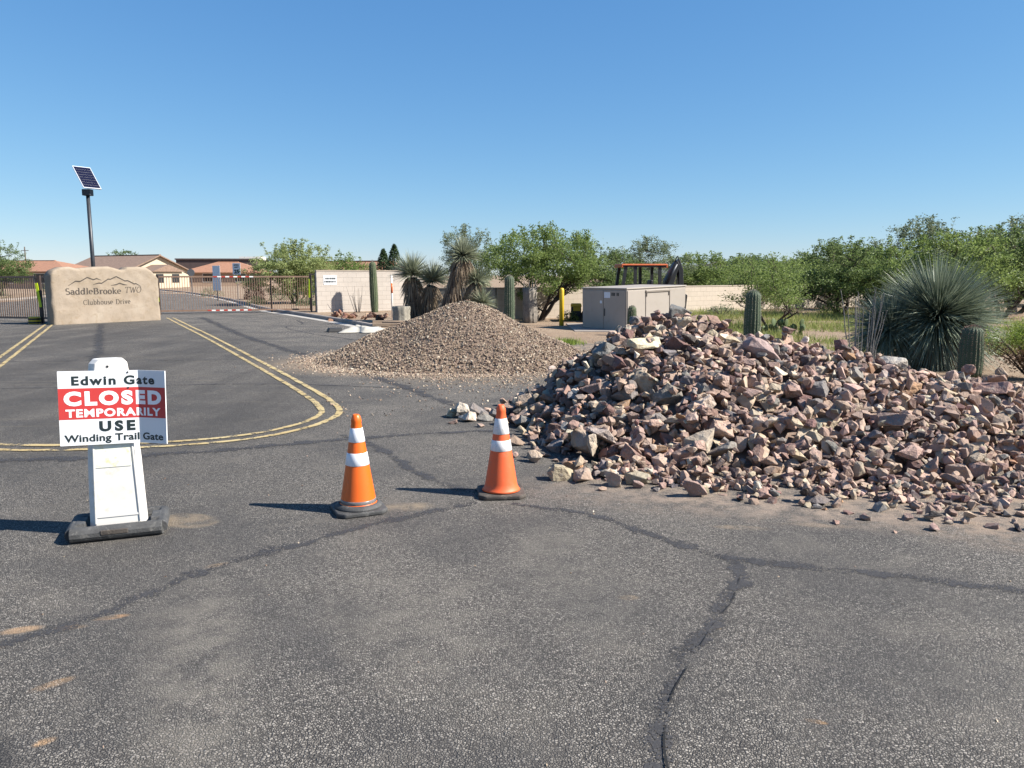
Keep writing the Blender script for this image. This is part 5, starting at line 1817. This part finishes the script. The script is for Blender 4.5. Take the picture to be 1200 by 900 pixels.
# ------------------------------------------------------------------ dead trunk, stump, markers, debris by the wall
dt = thing('dead_trunk', 'thick hollow grey dead cactus trunk with ragged top beside the mesquite stems', 'dead trunk', (0.62, 26.6, 0.05))
b = MB()
prof = [(0.25, -0.05), (0.26, 0.3), (0.25, 0.7), (0.24, 1.0), (0.25, 1.22)]
def mod(q, z): return 0.86 + 0.16 * abs(math.sin(q * 5 + z * 0.7)) + 0.05 * math.sin(q * 3 + z * 3)
b.lathe(prof, 40, mod=mod)
b.build('trunk', M['dead_wood'], dt, True)
for i in range(11):
    a = 6.28 * i / 11; rr_h = random.uniform(0.05, 0.30)
    MB().tube([(0.21 * math.cos(a), 0.21 * math.sin(a), 1.1), (0.215 * math.cos(a), 0.215 * math.sin(a), 1.22 + rr_h)], [0.04, 0.008], 5).build('rib', M['dead_wood'], dt)

st = thing('stump', 'short grey weathered stump between the marker pole and tree yucca', 'stump', (-3.72, 26.0, 0.05))
MB().lathe([(0.33, -0.05), (0.30, 0.15), (0.29, 0.4), (0.31, 0.58), (0.29, 0.62), (0.18, 0.60)], 36, mod=lambda q, z: 0.9 + 0.12 * abs(math.sin(q * 4.5 + z))).build('trunk', M['stump'], st, True)
MB().tube([(0.05, -0.08, 0.59), (0.05, -0.08, 0.615)], 0.13, 14).build('cut_face', M['timber'], st)

mk = thing('marker_pole', 'thin white marker pole with an orange band in front of the tan wall', 'marker pole', (-4.65, 30.0, 0.03))
MB().tube([(0, 0, -0.1), (0, 0, 1.68)], 0.034, 10).build('pole', M['white_plastic'], mk, True)
MB().tube([(0, 0, 0.98), (0, 0, 1.36)], 0.038, 12).build('orange_band', M['cone_orange'], mk, True)
yb = thing('bollard', 'slim yellow bollard standing between the gravel heap and utility cabinet', 'bollard', (1.58, 24.6, 0.03))
MB().lathe([(0.075, -0.1), (0.075, 1.20), (0.06, 1.25), (0.03, 1.27)], 16).build('pipe', M['yellow'], yb, True)
MB().lathe([(0.14, -0.04), (0.14, 0.05), (0.085, 0.07)], 16).build('footing', M['concrete'], yb, True)
yv = thing('yellow_marker', 'small yellow and black utility marker box against the low wall by the cabinet', 'utility box', (2.32, 28.0, 0.05))
MB().box((0, 0, 0.26), (0.36, 0.26, 0.56)).build('housing', M['tractor_black'], yv, bevel=0.02)
MB().box((0, -0.02, 0.58), (0.40, 0.30, 0.12), None, 0.85).build('lid', M['yellow'], yv, bevel=0.02)
MB().box((0.02, -0.135, 0.44), (0.26, 0.012, 0.14)).build('plate', M['yellow'], yv)

# white tarp lying in folds at the kerb end
nn = 26; vs = []
for j in range(nn + 1):
    for i in range(nn + 1):
        u, v = i / nn, j / nn
        edge = min(u, 1 - u, v, 1 - v)
        z = 0.02 + min(1, edge * 5) * (0.10 + 0.13 * noise.noise((u * 3.2, v * 3.0, 2)) + 0.05 * noise.noise((u * 9, v * 8, 5)))
        wob = 0.12 * noise.noise((u * 4, v * 4, 9))
        vs.append((-5.15 + 1.35 * u + wob, 22.7 + 1.2 * v + wob, max(z, 0.012)))
tp = MB().add(vs, [(j * (nn + 1) + i, j * (nn + 1) + i + 1, (j + 1) * (nn + 1) + i + 1, (j + 1) * (nn + 1) + i) for j in range(nn) for i in range(nn)]).build('tarp', M['tarp'], None, True)
tag(tp, 'crumpled white tarp lying at the end of the kerb', 'tarp')
tm = tp.modifiers.new('solid', 'SOLIDIFY'); tm.thickness = 0.006
bk = MB(); bk.box((0, 0, 0.06), (0.5, 0.35, 0.12), None, 0.8)
o = bk.build('rubber_mat', M['black'], None, bevel=0.02); o.location = (-5.35, 23.3, 0.001); o.rotation_euler.z = 0.4
tag(o, 'black lump of folded rubber beside the white tarp', 'rubber mat')
for i, (x, y, L_, a) in enumerate([(-3.6, 24.1, 1.5, 0.1), (-3.2, 24.5, 1.9, -0.15), (-3.9, 24.9, 1.2, 0.25)]):
    o = MB().box((0, 0, 0.05), (L_, 0.14, 0.09)).build('plank', M['timber'], None, bevel=0.006)
    o.location = (x, y, gz(x, y) + 0.02 + 0.02 * i); o.rotation_euler = (0, 0.02, a)
    tag(o, 'old timber plank lying on dirt behind the white tarp', 'plank', 'planks by the kerb end')
stone_me = [TPL[i]['me'] for i in (2, 7, 11, 19)]
for i in range(34):
    x = random.uniform(-7.2, -4.7); y = 29.0 + random.gauss(0, 0.5) + (-(x + 5.5)) * 0.75
    o = link('landscape_stone', random.choice(stone_me), None, (x, y, gz(x, y) + 0.06), (random.uniform(0, 1), random.uniform(0, 1), random.uniform(0, 6)))
    s = random.uniform(0.18, 0.42); o.scale = (s, s, s * 0.8); cc = random.choice([(0.26, 0.12, 0.08), (0.33, 0.18, 0.11), (0.16, 0.08, 0.06), (0.42, 0.29, 0.2)]); o.color = (*cc, 1)
    tag(o, 'red brown landscape stone in the rubble strip between kerb and tan wall', 'rock', 'red brown stones along the tan wall')
dw = thing('dry_twigs', 'thin bare dry twigs standing against the tan wall by the slender saguaro', 'dead shrub', (-6.75, 33.9, 0.08))
for i in range(9):
    x = random.uniform(-0.35, 0.35)
    MB().tube([(x * 0.4, 0, 0), (x, random.uniform(-.1, .1), random.uniform(0.4, 0.7)), (x * 1.4, random.uniform(-.1, .1), random.uniform(0.7, 1.15))], [0.012, 0.009, 0.004], 4).build('twig', M['dead_wood'], dw)

# ------------------------------------------------------------------ utility cabinet
A = Vector((2.10, 22.3)); B_ = Vector((3.42, 23.05))
ang = math.atan2(B_.y - A.y, B_.x - A.x)
cab = thing('utility_cabinet', 'large beige steel utility cabinet with double doors behind the rock heap', 'utility cabinet', (3.32, 22.3, 0.05), R(14))
cab.rotation_euler = (0, R(-1.5), R(38))
# local: door end looks along -x (shaded), long side looks along -y (sunlit)
CWd, CDp, CH = 2.6, 1.85, 1.24
MB().box((CWd / 2, CDp / 2, CH / 2 - 0.03), (CWd, CDp, CH + 0.06)).build('body', M['beige_steel'], cab, bevel=0.012)
MB().box((CWd / 2, CDp / 2, CH + 0.022), (CWd + 0.05, CDp + 0.05, 0.04)).build('lid', M['beige_steel'], cab, bevel=0.008)
for y0, y1 in ((0.03, CDp / 2 - 0.008), (CDp / 2 + 0.008, CDp - 0.03)):
    d_ = MB().box((-0.010, (y0 + y1) / 2, CH / 2 + 0.01), (0.022, y1 - y0, CH - 0.10)).build('door', M['beige_steel'], cab, bevel=0.005)
MB().box((-0.026, CDp / 2 - 0.05, 0.56), (0.02, 0.035, 0.22)).build('handle', M['steel_dark'], cab, bevel=0.004)
MB().box((-0.023, CDp / 2 - 0.16, CH - 0.17), (0.004, 0.24, 0.17)).build('label_plate', M['label_grey'], cab)
nb = MB()
for i, w in enumerate((0.05, 0.05, 0.05, 0, 0.035, 0.05)):
    if w: nb.box((-0.024, CDp / 2 - 0.36 - i * 0.052, CH - 0.145), (0.004, 0.036, 0.09))
nb.build('lettering', M['sign_black'], cab)
MB().box((-0.023, CDp / 2 + 0.10, 0.86), (0.004, 0.08, 0.08)).build('sticker', M['label_grey'], cab)
for x0, x1 in ((0.03, 0.76), (0.80, 1.82), (1.86, 2.57)):
    MB().box(((x0 + x1) / 2, -0.009, CH / 2 + 0.01), (x1 - x0, 0.02, CH - 0.1)).build('side_panel', M['beige_steel'], cab, bevel=0.005)
MB().box((1.31, -0.03, CH - 0.08), (1.06, 0.05, 0.06), (R(20), 0, 0)).build('vent_hood', M['beige_steel'], cab, bevel=0.005)
for x in (0.82, 1.80):
    MB().box((x, -0.026, CH - 0.17), (0.035, 0.016, 0.12)).build('hinge', M['seam'], cab)
pdm = MB().box((3.75, 23.85, 0.045), (3.9, 3.6, 0.14)).build('concrete_pad', M['concrete'], None, bevel=0.01)
tag(pdm, 'low concrete pad under the beige utility cabinet', 'concrete pad')

# ------------------------------------------------------------------ tractor with backhoe, behind the cabinet
tr = thing('backhoe_tractor', 'orange canopied tractor with folded black backhoe arm behind the utility cabinet', 'tractor', (4.5, 27.3, 0.06), R(4))


def wheel(x, y, r, w):
    o = bpy.data.objects.new('wheel', None); C.objects.link(o); o.parent = tr; o.location = (x, y, r)
    b = MB().lathe([(r * 0.55, -w / 2), (r * 0.92, -w / 2), (r, -w * 0.3), (r, w * 0.3), (r * 0.92, w / 2), (r * 0.55, w / 2)], 28, mod=lambda q, z: 1 + (0.02 if math.cos(q * 14) > 0 else -0.02)).xf(Matrix.Rotation(R(90), 4, 'X'))
    b.build('tyre', M['tyre'], o, True)
    MB().lathe([(r * 0.2, -w * 0.3), (r * 0.56, -w * 0.42), (r * 0.56, w * 0.42), (r * 0.2, w * 0.3)], 20).xf(Matrix.Rotation(R(90), 4, 'X')).build('rim', M['tractor_orange'], o, True)


for y in (-0.62, 0.62):
    wheel(0.35, y, 0.55, 0.34); wheel(-1.25, y, 0.36, 0.24)
MB().box((-1.05, 0, 0.82), (1.1, 0.55, 0.42), None, 0.9).build('hood', M['tractor_orange'], tr, bevel=0.05)
MB().box((0.0, 0, 0.62), (1.9, 0.5, 0.26)).build('chassis', M['tractor_black'], tr, bevel=0.02)
for y in (-0.62, 0.62):
    MB().box((0.32, y, 1.13), (0.9, 0.36, 0.06)).build('fender', M['tractor_orange'], tr, bevel=0.02)
MB().box((0.1, 0, 1.0), (0.5, 0.5, 0.12)).box((0.33, 0, 1.25), (0.1, 0.5, 0.45), (0, R(10), 0)).build('seat', M['tractor_black'], tr, bevel=0.03)
MB().tube([(-0.35, 0, 1.0), (-0.22, 0, 1.28)], 0.025, 8).lathe([(0.19, 0), (0.2, 0.02), (0.19, 0.04)], 18, (-0.2, 0, 1.29)).build('steering_wheel', M['tractor_black'], tr)
can = MB().box((0, 0, 1.995), (1.62, 1.30, 0.055), None, 0.97).build('canopy', M['tractor_orange'], tr, bevel=0.02)
MB().box((0, 0, 1.94), (1.50, 1.2, 0.05)).build('canopy_frame', M['tractor_black'], can)
MB().box((-0.78, 0, 1.95), (0.05, 1.28, 0.10)).box((0.78, 0, 1.95), (0.06, 1.28, 0.12)).build('canopy_visor', M['tractor_orange'], can, bevel=0.01)
for x, y, dx in ((-0.62, -0.55, -0.14), (-0.62, 0.55, -0.14), (0.55, -0.55, 0.02), (0.55, 0.55, 0.02), (-0.30, -0.55, 0.0), (0.12, 0.55, 0.02)):
    MB().box((x + dx / 2, y, 1.48), (0.10, 0.10, 0.98), (0, R(0) - dx * 0.9, 0)).build('post', M['tractor_black'], tr)
MB().box((-0.95, -0.52, 1.05), (1.5, 0.09, 0.13), (0, R(-16), 0)).build('loader_arm', M['tractor_black'], tr)
MB().box((-0.95, 0.52, 1.05), (1.5, 0.09, 0.13), (0, R(-16), 0)).build('loader_arm', M['tractor_black'], tr)
MB().prism([(-2.1, 0.05), (-1.6, 0.05), (-1.65, 0.55), (-1.8, 0.5)], -0.8, 0.8).xf(Matrix(((1, 0, 0, 0), (0, 0, 1, 0), (0, 1, 0, 0), (0, 0, 0, 1)))).build('front_bucket', M['tractor_black'], tr)
# backhoe: boom, dipper, rams and bucket folded upright behind the canopy
MB().box((0.95, 0, 0.75), (0.35, 0.6, 0.9)).build('swing_frame', M['tractor_black'], tr, bevel=0.03)
MB().prism([(0.80, 0.95), (1.05, 0.9), (1.36, 2.0), (1.28, 2.16), (1.16, 2.05), (0.86, 1.45)], -0.16, 0.16).xf(Matrix(((1, 0, 0, 0), (0, 0, -1, 0), (0, 1, 0, 0), (0, 0, 0, 1)))).build('boom', M['tractor_black'], tr, bevel=0.02)
MB().prism([(1.24, 2.12), (1.36, 2.20), (1.50, 1.85), (1.54, 1.0), (1.34, 1.0), (1.34, 1.7)], -0.15, 0.15).xf(Matrix(((1, 0, 0, 0), (0, 0, -1, 0), (0, 1, 0, 0), (0, 0, 0, 1)))).build('dipper', M['tractor_black'], tr, bevel=0.02)
MB().tube([(0.92, -0.14, 1.35), (1.26, -0.14, 2.02)], 0.05, 10).tube([(1.1, 0.14, 1.2), (1.4, 0.14, 1.9)], 0.045, 10).build('hydraulic_ram', M['steel_dark'], tr, True)
MB().prism([(1.2, 0.45), (1.6, 0.35), (1.65, 0.95), (1.4, 1.08), (1.15, 0.9)], -0.24, 0.24).xf(Matrix(((1, 0, 0, 0), (0, 0, -1, 0), (0, 1, 0, 0), (0, 0, 0, 1)))).build('bucket', M['tractor_black'], tr, bevel=0.02)
MB().tube([(1.2, -0.05, 2.08), (1.28, -0.12, 2.30), (1.40, -0.05, 2.1)], 0.022, 8).build('hose', M['tractor_black'], tr, True)

# ------------------------------------------------------------------ road signs beyond the gate
def road_sign(loc, label, plates, h, rz=R(-12)):
    o = thing('road_sign', label, 'road sign', loc, rz)
    MB().box((0, 0.03, h / 2), (0.06, 0.04, h)).build('post', M['sign_steel'], o)
    for (w, hh, z, m, kind) in plates:
        p = MB().box((0, 0, z), (w, 0.012, hh)).build('plate', M[m], o, bevel=0.004)
        if kind == 'speed':
            lt = merge([(fit('SPEED', w * 0.66, hh * 0.13, 0.004), (0, z + hh * 0.27)), (fit('LIMIT', w * 0.58, hh * 0.13, 0.004), (0, z + hh * 0.08)), (fit('25', w * 0.68, hh * 0.38, 0.006), (0, z - hh * 0.42))])
            lt.v = [(x, -0.009, zz) for x, y, zz in lt.v]
            lt.build('lettering', M['sign_black'], p)
        if kind == 'lines':
            lt = MB()
            for i in range(5):
                ww = w * (0.55 + 0.3 * ((i * 37) % 10) / 10)
                lt.box((0, -0.008, z + hh * (0.36 - 0.17 * i)), (ww, 0.003, hh * 0.05))
            lt.build('lettering', M['label_grey'], p)
    return o


road_sign((-17.7, 50.0, 0.05), 'white speed limit twenty five sign with yellow plaque beyond the gate', [(0.56, 0.72, 2.05, 'board_white', 'speed'), (0.42, 0.2, 1.55, 'yellow', None)], 2.4)
road_sign((-19.2, 50.5, 0.05), 'two stacked white notice signs with faint text lines beyond the gate', [(0.54, 0.68, 1.92, 'board_white', 'lines'), (0.60, 0.85, 1.08, 'board_white', 'lines')], 2.25)
rs = thing('round_sign', 'small round grey sign back on a post far beyond the gate', 'road sign', (-25.6, 62, 0.05))
MB().box((0, 0.03, 1.0), (0.06, 0.04, 2.0)).build('post', M['sign_steel'], rs)
MB().lathe([(0.3, -0.006), (0.3, 0.006)], 20).xf(Matrix.Translation((0, 0, 1.85)) @ Matrix.Rotation(R(90), 4, 'X')).build('plate', M['sign_steel'], rs)


# ------------------------------------------------------------------ far houses
def house(loc, rz, w, d, hw, hr, label, wallm, roofm, wins=(), over=0.5, hip=False, gable_porch=False):
    """ridge along local x; walls w x d, eaves hw, ridge hr; windows (x, z, width, height) on the front (-y), or side='x' on the gable end (+x)"""
    o = thing('house', label, 'house', loc, rz)
    b = MB().box((0, 0, hw / 2 - 0.1), (w, d, hw + 0.2))
    if not hip:
        for s in (-1, 1):
            x = s * (w / 2 - 0.01)
            b.add([(x, -d / 2, hw), (x, d / 2, hw), (x, 0, hr - 0.08)], [(0, 1, 2) if s > 0 else (0, 2, 1)])
    b.build('walls', wallm, o)
    X, Y = w / 2 + over, d / 2 + over
    e = hw - over * (hr - hw) / (d / 2)
    ix = X - (Y if hip else 0)
    vs = [(-X, -Y, e), (X, -Y, e), (X, Y, e), (-X, Y, e), (-ix, 0, hr), (ix, 0, hr)]
    vs += [(x, y, z - 0.14) for x, y, z in vs]
    fs = [(0, 1, 5, 4), (2, 3, 4, 5), (1, 2, 5), (3, 0, 4), (6, 10, 11, 7), (8, 11, 10, 9), (7, 11, 8), (9, 10, 6), (0, 6, 7, 1), (2, 8, 9, 3), (1, 7, 8, 2), (3, 9, 6, 0)]
    if not hip:
        fs = [(0, 1, 5, 4), (2, 3, 4, 5), (6, 10, 11, 7), (8, 11, 10, 9), (0, 6, 7, 1), (2, 8, 9, 3), (1, 7, 11, 5), (5, 11, 8, 2), (3, 9, 10, 4), (4, 10, 6, 0)]
    r = MB().add(vs, fs).build('roof', roofm, o)
    MB().box((0, 0, hr + 0.02), (2 * ix, 0.3, 0.08)).build('ridge_cap', roofm, r)
    for (side, u, z, ww, hh) in wins:
        if side == 'y':
            f = MB().box((u, -d / 2 - 0.02, z), (ww + 0.16, 0.06, hh + 0.16)).build('window', M['trim'], o)
            MB().box((u, -d / 2 - 0.055, z), (ww, 0.02, hh)).build('pane', M['window'], f)
        else:
            f = MB().box((w / 2 + 0.02, u, z), (0.06, ww + 0.16, hh + 0.16)).build('window', M['trim'], o)
            MB().box((w / 2 + 0.055, u, z), (0.02, ww, hh)).build('pane', M['window'], f)
    return o


h1 = house((-52.5, 106, 0), R(-28), 13, 9.5, 2.35, 4.35, 'cream house with wide gable and brown tile roof beyond the gate', M['stucco'], M['roof'], [('x', -2.6, 1.35, 1.3, 1.2), ('x', 2.2, 1.35, 1.6, 1.2), ('y', -3, 1.4, 1.5, 1.2), ('y', 3, 1.4, 1.5, 1.2)])
# small gabled porch on the gable end
pg = MB().box((8.0, -1.0, 1.1), (3.0, 4.4, 2.2)).build('porch_walls', M['stucco'], h1)
MB().add([(6.4, -3.5, 2.15), (9.8, -3.5, 2.15), (9.8, 1.5, 2.15), (6.4, 1.5, 2.15), (6.4, -1.0, 3.05), (9.8, -1.0, 3.05)], [(0, 1, 5, 4), (2, 3, 4, 5), (1, 2, 5), (0, 4, 3), (0, 3, 2, 1)]).build('porch_roof', M['roof'], h1)
for y in (-2.2, 0.2):
    MB().box((9.52, y, 1.3), (0.06, 1.1, 1.1)).build('window', M['window'], pg)
house((-62, 101, 0), R(-5), 15, 9, 2.3, 3.55, 'house with wide red clay tile hip roof left of the carved stone', M['stucco_pink'], M['roof_red'], [('y', -4, 1.3, 1.5, 1.1), ('y', 0, 1.3, 1.5, 1.1), ('y', 4, 1.3, 1.5, 1.1)], hip=True)
house((-43, 118, 0), R(8), 11, 8, 2.3, 3.7, 'house with orange clay tile hip roof far beyond the gate signs', M['stucco_pink'], M['roof_red'], [('y', -2, 1.3, 1.5, 1.1), ('y', 2.5, 1.3, 1.5, 1.1)], hip=True)
house((-13.6, 66, 0), R(-20), 7, 6, 2.0, 2.85, 'small house with red tiled roof peeping above the tan wall', M['stucco'], M['roof_red'], [('y', 0, 1.2, 1.4, 1.0)])
db = thing('flat_building', 'long dark brown flat roofed building far beyond the gate signs', 'building', (-50, 135, 0), R(6))
MB().box((0, 0, 2.1), (13, 9, 4.4)).build('walls', M['dark_stucco'], db)
MB().box((0, 0, 4.35), (13.3, 9.3, 0.22)).build('parapet', M['dark_stucco'], db)
MB().box((5.2, -1.0, 4.55), (3.6, 4, 0.55)).build('roof_unit', M['trim'], db)
for x in (-4, 0, 4):
    f = MB().box((x, -4.52, 1.6), (1.9, 0.06, 1.3)).build('window', M['trim'], db)
    MB().box((x, -4.56, 1.6), (1.7, 0.02, 1.1)).build('pane', M['window'], f)
up = thing('utility_pole', 'thin wooden utility pole with crossarm far behind the red roofed house', 'utility pole', (-78, 125, 0))
MB().tube([(0, 0, -0.2), (0, 0, 6.2)], [0.11, 0.08], 8).build('pole', M['pole_wood'], up, True)
MB().box((0, 0, 5.6), (1.2, 0.08, 0.09)).build('crossarm', M['pole_wood'], up)
MB().box((0.35, -0.1, 4.2), (0.7, 0.07, 0.08)).build('crossarm', M['pole_wood'], up)
pc = thing('parked_car', 'small white car parked beyond the shaded picket gate', 'car', (-40.5, 73, 0.0), R(20))
MB().prism([(-2.1, 0.3), (2.1, 0.3), (2.15, 0.75), (1.3, 0.9), (0.7, 1.4), (-1.2, 1.42), (-1.9, 0.95), (-2.15, 0.8)], -0.85, 0.85).xf(Matrix(((1, 0, 0, 0), (0, 0, -1, 0), (0, 1, 0, 0), (0, 0, 0, 1)))).build('body', M['board_white'], pc, bevel=0.08)
MB().prism([(0.62, 0.95), (0.58, 1.33), (-1.05, 1.34), (-1.45, 0.95)], -0.86, 0.86).xf(Matrix(((1, 0, 0, 0), (0, 0, -1, 0), (0, 1, 0, 0), (0, 0, 0, 1)))).build('side_windows', M['window'], pc)
for x in (-1.3, 1.35):
    for y in (-0.75, 0.75):
        MB().lathe([(0.2, -0.1), (0.33, -0.1), (0.33, 0.1), (0.2, 0.1)], 18).xf(Matrix.Translation((x, y, 0.33)) @ Matrix.Rotation(R(90), 4, 'X')).build('wheel', M['tyre'], pc, True)
